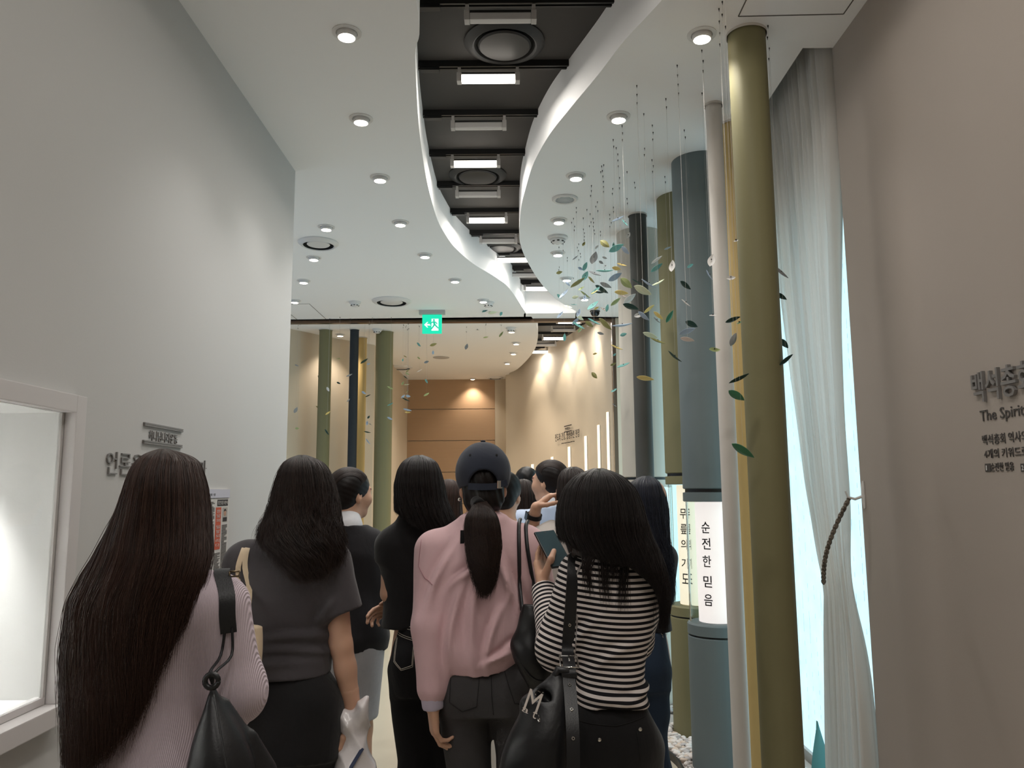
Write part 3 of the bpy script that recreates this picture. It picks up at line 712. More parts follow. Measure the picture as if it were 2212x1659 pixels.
fg = thing('wall_lettering', 'small dark Korean title on the curved beige wall above the light bars', 'lettering', (p.x, p.y, 2.2))
if tg.y > 0: tg = -tg
rz = math.atan2(tg.y, tg.x); rz = rz if abs(rz) < PI/2 + .01 else rz + PI
def far_text(body, x0, x1, ytop, ybot, off=0, name='text_line'):
    pa, ta, na = near_curve(x0); pb, tb, nb = near_curve(x1); a = at_y(x0, ybot, pa.y); hgt = at_y(x0, ytop, pa.y).z - a.z
    ch = (Vector((pb.x, pb.y, 0)) - Vector((pa.x, pa.y, 0)))
    o = txt(name, body, .1, (pa.x + na.x*.035, pa.y + na.y*.035, a.z), (PI/2, 0, math.atan2(ch.y, ch.x)), M_ink, .001, None, offset=off, width=ch.length, height=hgt); keep(o, fg)
far_text('전도와 간증, 영성수련 현장', 1205, 1259, 938, 955, .0005, 'title'); far_text('영적생명운동', 1227, 1239, 924, 931); far_text('The Way of Evangelism and Testimony, Spiritual Training', 1219, 1248, 957, 960)
for y in (921.5, 933.5):
    pa, _, na = near_curve(1225); pb, _, nb = near_curve(1241); z = at_y(1233, y, pa.y).z
    ch = Vector((pb.x - pa.x, pb.y - pa.y, 0)); o = box('rule', (0, -.004, -.006), (ch.length, .004, .006), M_ink, None, 0, (pa.x + na.x*.03, pa.y + na.y*.03, z), (0, 0, math.atan2(ch.y, ch.x))); keep(o, fg)

# ---- framed newspaper page on the left wall
a, b = wall_l(395, 1046), wall_l(491, 1056); zt = wall_l(491, 1057).z; zb = wall_l(486, 1247).z
y0n, y1n = a.y, b.y; WN, HN = y1n - y0n, zt - zb
nw = thing('newspaper_panel', 'newspaper page panel on the left wall with an orange headline strip', 'poster', (XL, y1n, zt))
M_paper = mat('newsprint', '#c9c6c2', .8); M_orange = mat('orange_print', '#c0563c', .8); M_lav = mat('pale_header_print', '#c3c3cf', .8)
box('board', (0, -WN, -HN), (.012, 0, 0), M_paper, nw, .001)
def fl(name, y0, y1, z0, z1, m, d=.0128): return box(name, (.011, y0*WN, z0*HN), (d, y1*WN, z1*HN), m, nw)
fl('header_band', -1, 0, -.095, -.0, M_lav); fl('header_rule', -.97, -.03, -.1, -.097, M_ink, .0131)
def ntext(name, body, y0, y1, z0, z1, m, rot=RL, d=.0134):
    return txt(name, body, .02, (d, y0*WN, z0*HN), rot, m, .0002, nw, width=(y1 - y0)*WN, height=(z1 - z0)*HN)
fl('headline_box', -.30, -.04, -.185, -.115, M_ink); ntext('headline', '창간호를 내면서', -.29, -.05, -.172, -.128, M_paper)
fl('orange_strip', -.33, -.20, -.66, -.20, M_orange)
for k, ch in enumerate('한알의밀알되리다'): ntext('headline_letter', ch, -.31, -.22, -.262 - .05*k - (.02 if k > 2 else 0), -.225 - .05*k - (.02 if k > 2 else 0), M_paper)
fl('portrait_ground', -.165, -.045, -.36, -.205, mat('portrait_ground', '#a8a29b', .8)); fl('portrait_suit', -.155, -.055, -.36, -.315, M_ink, .0131)
bm = bmesh.new(); bmesh.ops.create_uvsphere(bm, u_segments=14, v_segments=8, radius=1, matrix=Matrix.Translation((.0128, -.105*WN, -.268*HN)) @ Matrix.Diagonal((.0006, .03*WN, .034*HN, 1))); link('portrait_face', bm_mesh('portrait_face', bm, True), mat('portrait_face', '#b48e77', .8), nw)
bm = bmesh.new(); bmesh.ops.create_uvsphere(bm, u_segments=14, v_segments=8, radius=1, matrix=Matrix.Translation((.0126, -.105*WN, -.243*HN)) @ Matrix.Diagonal((.0006, .034*WN, .024*HN, 1))); link('portrait_hair', bm_mesh('portrait_hair', bm, True), M_ink, nw)
bm = bmesh.new(); rr_ = random.Random(4)
for (ya, yb, za, zb_) in ((-.17, -.04, -.40, -.93), (-.33, -.19, -.70, -.93), (-.48, -.36, -.14, -.93), (-.63, -.51, -.14, -.93), (-.78, -.66, -.14, -.93), (-.93, -.81, -.14, -.93)):
    z = za
    while z > zb_:
        add_box(bm, (.0125, ya*WN, z*HN - .0016), (.0129, (yb - rr_.choice((0, 0, 0, .03, .06)))*WN, z*HN + .0010)); z -= .0125
o = link('body_text', bm_mesh('body_text', bm), M_vinyl, nw); o['kind'] = 'stuff'
ntext('page_line', '1988년 2월 1일', -.62, -.36, -.07, -.045, M_vinyl); ntext('foot_line', '스물 되었', -.22, -.06, -.985, -.955, M_vinyl)

# ---- showcase frame in the niche
NYm = (NY0 + NY1)/2
case = thing('display_case', 'white framed glass display case built into the left wall', 'display case', (XL, NY1, NZ0))
def PCs(o): return keep(o, case)
fw = at_x(163, 873, XL).y - NY1
bmf = [('frame_side', (XL - .02, NY1, NZ0 - fw), (XL + .035, NY1 + fw, NZ1 + fw)), ('frame_side', (XL - .02, NY0 - fw, NZ0 - fw), (XL + .035, NY0, NZ1 + fw)), ('frame_head', (XL - .02, NY0, NZ1), (XL + .035, NY1, NZ1 + fw)), ('frame_sill', (XL - .02, NY0 - fw, NZ0 - fw), (XL + .05, NY1 + fw, NZ0))]
M_frame = mat('case_frame_paint', '#cbc7c6', .6)
for nm, lo, hi in bmf:
    if nm.startswith('frame_side'): lo = (lo[0], lo[1], NZ0); hi = (hi[0], hi[1], hi[2])
    PCs(box(nm, (XL + .0005, lo[1], lo[2]), hi, M_frame, None, .003))
PCs(box('inner_bead', (XL - .012, NY1 - .012, NZ0 + .02), (XL + .0, NY1 - .0008, NZ1 - .001), M_grey)); PCs(box('inner_bead', (XL - .03, NY0 + .001, NZ0 + .001), (XL, NY1 - .001, NZ0 + .02), M_frame))
PCs(box('glass_pane', (XL - .010, NY0 + .002, NZ0 + .021), (XL - .006, NY1 - .013, NZ1 - .001), M_glass))
M_case = mat('case_lining', '#dedcda', .7)
PCs(box('back_lining', (XL - .4195, NY0 + .001, NZ0 + .001), (XL - .41, NY1 - .001, NZ1 - .001), M_case)); PCs(box('shelf_lining', (XL - .41, NY0 + .001, NZ0 + .0008), (XL - .032, NY1 - .001, NZ0 + .012), M_case))
lb = at_x(36, 1340, XL - .40); lt = thing('case_label', 'small white caption label on the back of the lit display case', 'label', (XL - .41, lb.y, lb.z))
box('card', (0, -.075, -.03), (.002, .075, .03), M_white, lt)
o = txt('caption', '기독교연합신문 창간호', .02, (.0028, -.065, .006), RL, M_vinyl, .0003, lt, width=.13, height=.014); o = txt('date', '1988.02.01', .02, (.0028, .01, -.018), RL, M_vinyl, .0003, lt, width=.055, height=.012)
for y in (NY1 - .25, NY1 - .85, NY1 - 1.4):
    spot('case_lamp', (XL - .16, y, NZ1 - .03), 30, (1, .96, .93), 1.9, .6, .02, (-.55, 0, -1))
# ================================================================ paper leaves on wires
LC = {'T': ('sea-green', '#74b3ad'), 'L': ('pale blue', '#a9bbd0'), 'G': ('grey', '#9b9d9f'), 'W': ('white', '#dfdcd8'), 'O': ('olive', '#98945a'), 'N': ('light green', '#a9b57c'), 'Y': ('yellow', '#e8cf80'), 'C': ('cream-green', '#d9e0c0'), 'D': ('dark green', '#173c33'), 'P': ('pinkish white', '#e6d3c8'), 'E': ('mid-green', '#3f7d58')}
LM = {k: mat('paper_leaf_' + v[0].replace(' ', '_').replace('-', '_'), v[1], .6, bump=.08, bscale=300) for k, v in LC.items()}
LEAFM = {}
def leaf_mesh(wr):
    key = round(wr*20)/20
    if key in LEAFM: return LEAFM[key]
    n = 10; bm = bmesh.new(); up, dn = [], []
    hw = max(.08, key)*.62
    for i in range(n + 1):
        s = i/n; x = -.5 + s; w = hw*(math.sin(PI*s**.85)**.85)*.82 if 0 < i < n else 0
        z = -.09*math.sin(PI*s)
        up.append([bm.verts.new((x, y, zz)) for y, zz in ((-w, z + .35*w), (0, z), (w, z + .35*w))]); dn.append([bm.verts.new((x, y, zz - .018)) for y, zz in ((-w, z + .35*w), (0, z), (w, z + .35*w))])
    for i in range(n):
        for k in range(2):
            bm.faces.new((up[i][k], up[i+1][k], up[i+1][k+1], up[i][k+1])); bm.faces.new((dn[i][k], dn[i][k+1], dn[i+1][k+1], dn[i+1][k]))
        bm.faces.new((up[i][0], dn[i][0], dn[i+1][0], up[i+1][0])); bm.faces.new((up[i][2], up[i+1][2], dn[i+1][2], dn[i][2]))
    bmesh.ops.remove_doubles(bm, verts=bm.verts, dist=1e-5)
    me = bm_mesh('leaf', bm, True, 12); me.materials.append(LM['T']); LEAFM[key] = me; return me
bm = bmesh.new(); add_tube(bm, [(0, 0, 0), (0, 0, 1)], .00035, 4); WIREM = bm_mesh('wire', bm); WIREM.materials.append(mat('hanging_wire', '#bdbab5', .5))
bm = bmesh.new(); add_lathe(bm, [(.0026, 0), (.003, -.004), (.0015, -.009), (.0009, -.015), (0, -.016)], 8); HOOKM = bm_mesh('ceiling_hook', bm, True, 40); HOOKM.materials.append(M_black)
bm = bmesh.new(); bmesh.ops.create_icosphere(bm, subdivisions=1, radius=.0035); KNOTM = bm_mesh('bead', bm, True); KNOTM.materials.append(M_black)
hooks = [(1377, 203), (1391, 245), (1345, 286), (1326, 315), (1335, 345), (1354, 370), (1299, 370), (1302, 391), (1338, 394), (1373, 404), (1355, 438), (1324, 417), (1278, 411), (1288, 445), (1325, 456), (1274, 470), (1282, 488), (1245, 457), (1239, 488), (1316, 480), (1297, 507), (1261, 510), (1247, 547), (1215, 533), (1224, 562), (1208, 582), (1392, 333), (1410, 285), (1438, 230), (1464, 181), (1469, 259), (1483, 295), (1518, 200), (1411, 357), (1441, 392), (1558, 30), (1517, 130), (1557, 70), (1662, 103), (1680, 96), (1240, 600), (1220, 612)]
HK = [at_z(x, y, H) for x, y in hooks]
z8 = '''1022,146,70,60,.65,W;985,5,80,-50,.35,T;760,243,110,-40,.6,O;524,242,50,60,.7,O;888,288,150,25,.35,T;858,255,50,90,.7,T;990,315,100,-45,.3,L;637,397,140,70,.55,G;668,278,50,45,.4,W;758,398,50,-20,.35,G;718,450,50,-30,.5,G;428,397,70,40,.1,G;765,492,40,40,.15,G;538,495,90,65,.5,T;488,520,55,-30,.6,L;250,563,60,15,.55,O;950,474,95,-15,.35,Y;890,517,85,-10,.4,Y;758,537,165,3,.2,T;645,570,130,-25,.3,G;875,612,145,30,.35,L;540,600,100,60,.6,T;610,645,85,-45,.15,O;455,675,160,33,.15,O;470,658,60,30,.5,T;400,718,40,20,.3,Y;1000,682,140,-40,.5,N;1130,670,120,-30,.25,D;1255,685,160,-33,.2,L;1355,675,140,30,.2,C;1340,420,120,35,.15,W;1340,508,130,35,.3,T;1512,488,120,80,.5,W;1463,290,75,22,.15,G;1185,763,180,-28,.3,C;770,705,120,-22,.25,G;725,750,140,-33,.2,D;655,765,110,40,.4,T;645,780,80,35,.25,Y;945,788,130,-8,.25,Y;960,820,80,-18,.3,P;1038,855,140,38,.4,W;300,800,130,50,.3,L;248,830,60,-50,.4,T;430,838,65,10,.5,C;495,740,65,30,.4,N;540,808,110,-35,.3,N;535,845,60,80,.5,L;700,785,80,-5,.12,D;880,890,115,38,.3,N;625,930,130,38,.4,T;348,945,80,-18,.4,C;415,920,60,0,.15,T;665,962,60,30,.3,Y;785,960,75,75,.5,T;750,975,80,-30,.25,P;1050,945,155,-18,.25,D;1255,970,130,38,.2,Y;1360,1045,115,-40,.2,Y;1135,1040,90,20,.7,W;1195,1050,130,-40,.2,L;1485,1055,130,60,.4,E;1345,1095,90,-45,.12,G;258,1035,85,48,.35,L;465,1015,80,70,.5,L;480,1070,85,-30,.35,C;430,1110,90,45,.35,L;465,1155,130,-30,.3,T;485,1195,80,55,.4,N;585,1140,90,-35,.4,O;610,1140,100,25,.25,P;640,1110,130,-30,.25,T;765,1140,160,-45,.2,O;955,1145,185,8,.15,L;968,1258,65,15,.6,T;1270,1265,150,-18,.2,C;1355,1325,150,-20,.25,O;308,1290,75,85,.5,T;712,1245,65,-15,.35,G;895,1398,120,-22,.2,Y;650,1473,45,12,.3,Y;868,1483,35,45,.6,T;1545,1500,160,-42,.12,D;855,1590,60,25,.4,O;968,1598,130,22,.25,T;345,690,60,-45,.3,L'''
near_l = []
for r in z8.split(';'):
    a = r.split(','); near_l.append((1160 + float(a[0])/5.184, 480 + float(a[1])/5.184, float(a[2])/5.184, float(a[3]), float(a[4]), a[5]))
near_l += [(1335, 472, 24, 25, .3, 'L'), (1537, 562, 26, 70, .6, 'W'), (1533, 594, 22, -55, .2, 'L'), (1491, 574, 14, 30, .4, 'T'), (1481, 616, 24, -40, .25, 'D'), (1482, 654, 20, -42, .25, 'W'), (1494, 700, 24, -25, .4, 'D'), (1485, 715, 30, 18, .3, 'L'), (1485, 733, 28, -10, .2, 'P'), (1540, 681, 14, 5, .3, 'W'), (1544, 755, 22, 0, .5, 'N'), (1579, 600, 17, 5, .7, 'W'), (1583, 690, 29, 20, .25, 'D'), (1584, 733, 26, 65, .55, 'G'), (1596, 817, 40, 25, .15, 'D'), (1591, 854, 35, -30, .35, 'E'), (1605, 973, 46, -33, .25, 'E'), (1688, 588, 32, -45, .4, 'G'), (1688, 640, 22, -35, .25, 'D'), (1694, 742, 22, -50, .4, 'D'), (1698, 777, 32, 38, .3, 'D'), (1597, 697, 10, 30, .3, 'E'), (1590, 520, 9, 20, .5, 'W'), (1284, 811, 15, -50, .6, 'O'), (1326, 843, 12, 30, .4, 'T'), (1327, 875, 10, -35, .3, 'G'), (1394, 817, 33, -8, .2, 'Y')]
z6 = '''1420,158,50,25,.4,T;1472,172,60,15,.2,C;1525,180,30,70,.6,T;1422,222,20,30,.6,G;1525,253,34,0,.5,W;1363,293,22,0,.3,W;1288,293,24,70,.7,O;1525,322,40,55,.4,N;1420,343,30,10,.2,N;963,393,34,-45,.4,T;1062,393,42,20,.35,O;1060,447,24,90,.8,L;1288,407,38,75,.6,G;870,474,22,-25,.2,O;853,498,18,80,.8,T;963,485,22,-35,.4,N;1015,512,30,20,.7,G;590,505,50,35,.15,D;620,525,22,20,.4,L;418,488,30,0,.15,N;130,535,25,-15,.3,G;965,570,38,30,.1,W;887,572,22,40,.4,O;885,592,28,-25,.3,N;873,616,30,-38,.15,D;1015,643,30,-60,.4,T;283,625,40,-65,.3,D;415,655,24,-25,.5,D;343,698,30,-60,.6,W;853,657,24,60,.6,N;880,665,34,5,.2,C;768,688,38,-25,.3,N;488,602,38,25,.15,G;588,722,30,-30,.5,L;885,712,24,45,.2,N;1015,733,36,30,.3,N;615,742,34,25,.3,D;855,747,28,40,.4,L;890,745,28,-10,.6,L;875,767,50,-25,.15,D;482,773,26,50,.2,G;768,800,38,30,.3,T;137,786,30,25,.15,C;123,840,38,60,.5,G;277,825,36,-40,.15,O;342,860,34,38,.2,Y;620,888,22,50,.6,D;885,838,50,-12,.2,L;887,855,36,-5,.3,Y;765,897,34,-25,.4,L;610,928,26,80,.8,L;632,937,20,-30,.1,G;612,990,40,-10,.15,D;335,990,42,-50,.35,D;617,1055,42,-50,.2,L;132,965,24,0,.8,N'''
far_l = []
for r in z6.split(';'):
    a = r.split(','); far_l.append((600 + float(a[0])/3.16, 620 + float(a[1])/3.16, float(a[2])/3.16, float(a[3]), float(a[4]), a[5]))
def backdrop(px, py, far):
    if far:
        if px < 672: return 'the beige wall by the left wall corner'
        if px < 722: return 'the first far olive column'
        if px < 800: return 'the navy and mustard columns'
        if px < 858: return 'the thick far olive column'
        if py > 800: return 'the timber wall'
        return 'the far ceiling right of the exit sign' if px > 960 else 'the far ceiling left of the exit sign'
    if px > 1660: return 'the window curtain'
    if px > 1565: return 'the front olive and mustard columns'
    if px > 1522: return 'the slim white column'
    if px > 1449: return 'the slate blue column'
    if px > 1415: return 'the olive display column'
    if px > 1345: return 'the charcoal column'
    if px > 1322: return 'the off-white column'
    return 'the right ceiling' if py < 660 else 'the curved far wall'
groups = {}; HC = {}; FN = [0]
rl = random.Random(11)
def hang(px, py, ln, ang, wr, ck, far):
    if far:
        y = 9.0 + .35*rl.random() if px > 960 or px < 800 else 8.95 + .2*rl.random()
        if 690 < px < 850: y = 8.72 + .1*rl.random()
        FN[0] += 1; y += .11*(FN[0] % 4 - 1.5)
        if py < 680: y = YP - .25 - .3*rl.random()
        p = at_y(px, py, y)
    else:
        best = None
        for h in HK:
            d = ray(px, py); t = h.y/d.y; z = CAMZ + d.z*t
            if z > H - .12: continue
            e = abs(pix((h.x, h.y, z))[0] - px)
            if best is None or e < best[0]: best = (e, h)
        h = best[1]; k = HC[HK.index(h)] = HC.get(HK.index(h), -1) + 1; p = at_y(px, py, h.y + ((k + 1)//2)*.085*(-1)**k)
    zc = pix(p)[2]; L = ln*zc/F*1.22
    t = thing('hanging_leaf', None, 'leaf ornament', p)
    o = bpy.data.objects.new('leaf', leaf_mesh(.48)); COL.objects.link(o); o.parent = t
    o.scale = (L, L, L)
    # long axis along the picture tilt, blade turned towards the room by its apparent width
    roll = math.asin(min(.97, max(.05, wr/.62)))*rl.choice((-1, 1))
    o.rotation_euler = (Matrix.Rotation(-math.radians(ang), 3, 'Y') @ Matrix.Rotation(rl.uniform(-.25, .25), 3, 'Z') @ Matrix.Rotation(roll, 3, 'X')).to_euler()
    o.material_slots[0].link = 'OBJECT'; o.material_slots[0].material = LM[ck]
    w = bpy.data.objects.new('wire', WIREM); COL.objects.link(w); w.parent = t; w.scale = (1.3 if far else 1, 1.3 if far else 1, H - p.z - .01); w.location = (0, 0, 0)
    k = bpy.data.objects.new('ceiling_hook', HOOKM); COL.objects.link(k); k.parent = t; k.location = (0, 0, H - p.z)
    b = bpy.data.objects.new('bead', KNOTM); COL.objects.link(b); b.parent = t; b.location = (0, 0, .004)
    groups.setdefault((ck, backdrop(px, py, far)), []).append((py, t))
    t['group'] = 'paper leaves hanging in the far room' if far else 'paper leaves hanging by the window columns'
for l in near_l: hang(*l, False)
for l in far_l: hang(*l, True)
NUM = ['', 'second ', 'third ', 'fourth ', 'fifth ', 'sixth ', 'seventh ', 'eighth ', 'ninth ', 'tenth ', 'eleventh ', 'twelfth ']
for (ck, bd), L in groups.items():
    L.sort(key=lambda q: q[0])
    for i, (py, t) in enumerate(L):
        nm = LC[ck][0]
        if len(L) == 1: t['label'] = f'the only {nm} paper leaf hanging before {bd}'
        elif i == len(L) - 1: t['label'] = f'lowest {nm} paper leaf hanging before {bd}'
        else: t['label'] = f'{NUM[i]}highest {nm} paper leaf hanging before {bd}'
# ================================================================ people: signed-distance bodies and garments meshed by surface nets
def v3(p): return np.array(p, float)
def smin(a, b, k):
    h = np.maximum(k - np.abs(a - b), 0)/k; return np.minimum(a, b) - h*h*k*.25
class RC:                                   # tapered limb; flat=True cuts it square at b
    def __init__(s, a, b, r1, r2, k=.02, flat=False, sq=1.):
        s.a, s.b, s.r1, s.r2, s.k, s.flat = v3(a), v3(b), r1, r2, k, flat
        m = max(r1, r2); s.lo = np.minimum(s.a, s.b) - m; s.hi = np.maximum(s.a, s.b) + m
    def d(s, X, Y, Z):
        ab = s.b - s.a; L2 = max(ab@ab, 1e-9); px, py, pz = X - s.a[0], Y - s.a[1], Z - s.a[2]
        t0 = (px*ab[0] + py*ab[1] + pz*ab[2])/L2; t = np.clip(t0, 0, 1)
        q = np.sqrt((px - t*ab[0])**2 + (py - t*ab[1])**2 + (pz - t*ab[2])**2) - (s.r1 + (s.r2 - s.r1)*t)
        if s.flat: q = np.maximum(q, (t0 - 1)*math.sqrt(L2))
        return q
    def along(s, X, Y, Z):
        ab = s.b - s.a; L = np.linalg.norm(ab); return ((X - s.a[0])*ab[0] + (Y - s.a[1])*ab[1] + (Z - s.a[2])*ab[2])/L
class EL:                                   # ellipsoid, R = 3x3 rotation of its axes
    def __init__(s, c, r, R=None, k=.02):
        s.c, s.r, s.R, s.k = v3(c), v3(r), np.eye(3) if R is None else np.array(R), k
        m = np.sqrt(((s.R*s.r)**2).sum(1)); s.lo, s.hi = s.c - m, s.c + m
    def d(s, X, Y, Z):
        px, py, pz = X - s.c[0], Y - s.c[1], Z - s.c[2]; R, r = s.R, s.r
        q = [(px*R[0, i] + py*R[1, i] + pz*R[2, i]) for i in range(3)]
        k0 = np.sqrt(sum((q[i]/r[i])**2 for i in range(3))); k1 = np.sqrt(sum((q[i]/r[i]**2)**2 for i in range(3)))
        return k0*(k0 - 1)/np.maximum(k1, 1e-6)
    def along(s, X, Y, Z): return Z + 0*X + 0*Y
class LF:                                   # loft of ellipses along z: rows (z, cx, cy, rx, ry)
    def __init__(s, rows, k=.02, p=2.3):
        s.t = np.array(sorted(rows)); s.k, s.p = k, p; t = s.t
        s.lo = np.array([(t[:, 1] - t[:, 3]).min(), (t[:, 2] - t[:, 4]).min(), t[0, 0]]); s.hi = np.array([(t[:, 1] + t[:, 3]).max(), (t[:, 2] + t[:, 4]).max(), t[-1, 0]])
    def row(s, z):
        t = s.t; w = .015
        return [(np.interp(z - w, t[:, 0], t[:, i]) + 2*np.interp(z, t[:, 0], t[:, i]) + np.interp(z + w, t[:, 0], t[:, i]))/4 for i in (1, 2, 3, 4)]
    def d(s, X, Y, Z):
        cx, cy, rx, ry = s.row(Z); q = (np.abs((X - cx)/rx)**s.p + np.abs((Y - cy)/ry)**s.p)**(1/s.p)
        d = (q - 1)*np.minimum(rx, ry)
        return np.maximum(np.maximum(d, s.t[0, 0] - Z), Z - s.t[-1, 0])
    def along(s, X, Y, Z): return Z + 0*X + 0*Y
class CUT:                                  # removes everything on the side n points to
    def __init__(s, p, n): s.p, s.n = v3(p), v3(n)/np.linalg.norm(n)
class SUB:                                  # removes another shape
    def __init__(s, prim, k=.01): s.prim, s.k = prim, k
def field(prims, lo, hi, h):
    lo, hi = v3(lo), v3(hi); n = np.maximum(np.ceil((hi - lo)/h).astype(int) + 1, 4)
    ax = [lo[i] + h*np.arange(n[i]) for i in range(3)]
    Fd = np.full(n, 1., np.float32)
    for p in prims:
        if isinstance(p, CUT):
            X, Y, Z = np.meshgrid(*ax, indexing='ij', sparse=True)
            Fd = np.maximum(Fd, ((X - p.p[0])*p.n[0] + (Y - p.p[1])*p.n[1] + (Z - p.p[2])*p.n[2]).astype(np.float32)); continue
        if callable(p):
            X, Y, Z = np.meshgrid(*ax, indexing='ij', sparse=True); Fd = Fd + p(X, Y, Z).astype(np.float32)*(np.abs(Fd) < .2); continue
        q = p.prim if isinstance(p, SUB) else p
        m = p.k + 3*h
        i0 = [int(np.clip(np.searchsorted(ax[i], q.lo[i] - m), 0, n[i])) for i in range(3)]; i1 = [int(np.clip(np.searchsorted(ax[i], q.hi[i] + m), 0, n[i])) for i in range(3)]
        if any(b <= a for a, b in zip(i0, i1)): continue
        sl = tuple(slice(a, b) for a, b in zip(i0, i1)); X, Y, Z = np.meshgrid(*[ax[i][sl[i]] for i in range(3)], indexing='ij', sparse=True)
        d = q.d(X, Y, Z).astype(np.float32)
        if isinstance(p, SUB): Fd[sl] = -smin(-Fd[sl], d, p.k)
        else: Fd[sl] = smin(Fd[sl], d, p.k)
    return Fd, ax
def nets(Fd, ax, h):
    Fd = Fd.copy()
    for a in range(3):
        s = [slice(None)]*3
        for e in (0, -1): s[a] = e; Fd[tuple(s)] = np.maximum(Fd[tuple(s)], .5*h)
    S_ = Fd < 0; n = np.array(Fd.shape)
    C = sum(S_[i:n[0]-1+i, j:n[1]-1+j, k:n[2]-1+k].astype(np.int8) for i in (0, 1) for j in (0, 1) for k in (0, 1))
    act = (C > 0) & (C < 8); I = np.argwhere(act)
    if len(I) == 0: return np.zeros((0, 3)), np.zeros((0, 4), int)
    acc = np.zeros((len(I), 3)); cnt = np.zeros(len(I))
    cor = {(i, j, k): Fd[I[:, 0]+i, I[:, 1]+j, I[:, 2]+k] for i in (0, 1) for j in (0, 1) for k in (0, 1)}
    for a in range(3):
        for u in (0, 1):
            for w in (0, 1):
                c0 = [0, 0, 0]; c0[(a+1) % 3] = u; c0[(a+2) % 3] = w; c1 = list(c0); c1[a] = 1
                d0, d1 = cor[tuple(c0)], cor[tuple(c1)]; x = (d0 < 0) != (d1 < 0)
                t = np.where(x, d0/np.where(x, d0 - d1, 1), 0); p = np.array(c0, float)[None] + t[:, None]*np.eye(3)[a]
                acc[x] += p[x]; cnt[x] += 1
    V = np.stack([ax[i][0] for i in range(3)]) + h*(I + acc/cnt[:, None])
    idx = np.full(C.shape, -1, np.int64); idx[act] = np.arange(len(I)); Q = []
    for a in range(3):
        b, c = (a+1) % 3, (a+2) % 3
        s0 = [slice(None)]*3; s1 = [slice(None)]*3; s0[a] = slice(0, n[a]-1); s1[a] = slice(1, n[a])
        A, B = S_[tuple(s0)], S_[tuple(s1)]; E = np.argwhere(A != B)
        E = E[(E[:, b] > 0) & (E[:, b] < n[b]-1) & (E[:, c] > 0) & (E[:, c] < n[c]-1)]
        if len(E) == 0: continue
        fl = A[E[:, 0], E[:, 1], E[:, 2]]
        def g(db, dc):
            e = E.copy(); e[:, b] += db; e[:, c] += dc; return idx[e[:, 0], e[:, 1], e[:, 2]]
        q = np.stack([g(-1, -1), g(0, -1), g(0, 0), g(-1, 0)], 1); q[~fl] = q[~fl][:, ::-1]; Q.append(q)
    return V, np.concatenate(Q)
def sdf_mesh(name, regions, attrs=None):
    """regions: list of (prims, lo, hi, h); all go into ONE mesh"""
    Vs, Qs, o = [], [], 0
    for prims, lo, hi, h in regions:
        if lo is None:
            pr = [p for p in prims if hasattr(p, 'lo')]; lo = np.min([p.lo for p in pr], 0) - 3*h; hi = np.max([p.hi for p in pr], 0) + 3*h
        Fd, ax = field(prims, lo, hi, h); V, Q = nets(Fd, ax, h); Vs.append(V); Qs.append(Q + o); o += len(V)
    V, Q = np.concatenate(Vs), np.concatenate(Qs)
    me = bpy.data.meshes.new(name); me.vertices.add(len(V)); me.vertices.foreach_set('co', V.astype(np.float32).ravel())
    me.loops.add(4*len(Q)); me.loops.foreach_set('vertex_index', Q.astype(np.int32).ravel())
    me.polygons.add(len(Q)); me.polygons.foreach_set('loop_start', np.arange(0, 4*len(Q), 4, dtype=np.int32)); me.polygons.foreach_set('loop_total', np.full(len(Q), 4, np.int32))
    me.update(calc_edges=True); me.validate(); me.polygons.foreach_set('use_smooth', [True]*len(me.polygons))
    if attrs:
        for nm, fn in attrs.items():
            at = me.attributes.new(nm, 'FLOAT', 'POINT'); at.data.foreach_set('value', fn(V[:, 0], V[:, 1], V[:, 2]).astype(np.float32))
    return me
def folds(amp, seed=0, sx=1., sz=1.):
    rs = np.random.RandomState(seed); w = [(rs.uniform(9, 26)*sx, rs.uniform(4, 12), rs.uniform(6, 22)*sz, rs.uniform(0, 6.28), rs.uniform(.4, 1)) for _ in range(7)]
    def f(X, Y, Z):
        s = 0
        for a, b, c, p, m in w: s = s + m*np.sin(a*X + b*Y + c*Z + p + 1.3*np.sin(.45*c*Z + p) + .8*np.sin(.5*a*X))
        return amp*s/2.6
    return f
def creases(amp, items):
    """soft ridges: (x, z, angle in degrees, length, width) seen from behind"""
    def f(X, Y, Z):
        s = 0
        for x, z, an, L, w in items:
            c, sn = math.cos(math.radians(an)), math.sin(math.radians(an)); u = (X - x)*c + (Z - z)*sn; v = -(X - x)*sn + (Z - z)*c + .12*u*u/L
            s = s + np.exp(-(u/L)**2 - (v/w)**2) - .6*np.exp(-(u/L)**2 - ((v - 1.5*w)/w)**2)
        return -amp*s + 0*Y
    return f
# ---- skin, hair
def skin_mat():
    m = mat('skin', '#c99f86', .5, noise=.05, scale=14, spec=.35); nt = m.node_tree; b = nt.nodes['Principled BSDF']
    b.inputs['Subsurface Weight'].default_value = .12; b.inputs['Subsurface Radius'].default_value = (.012, .005, .003)
    at = nt.nodes.new('ShaderNodeAttribute'); at.attribute_name = 'tint'
    src = b.inputs['Base Color'].links[0].from_socket
    for lo, c in ((.5, '#a85f58'), (1.5, '#2a1f1c'), (2.5, '#e9e4e0')):
        g = nt.nodes.new('ShaderNodeMath'); g.operation = 'GREATER_THAN'; g.inputs[1].default_value = lo; nt.links.new(at.outputs['Fac'], g.inputs[0])
        mx = nt.nodes.new('ShaderNodeMix'); mx.data_type = 'RGBA'; mx.inputs[7].default_value = lin(c); nt.links.new(g.outputs[0], mx.inputs[0]); nt.links.new(src, mx.inputs[6]); src = mx.outputs[2]
    nt.links.new(src, b.inputs['Base Color']); return m
M_skin = skin_mat()
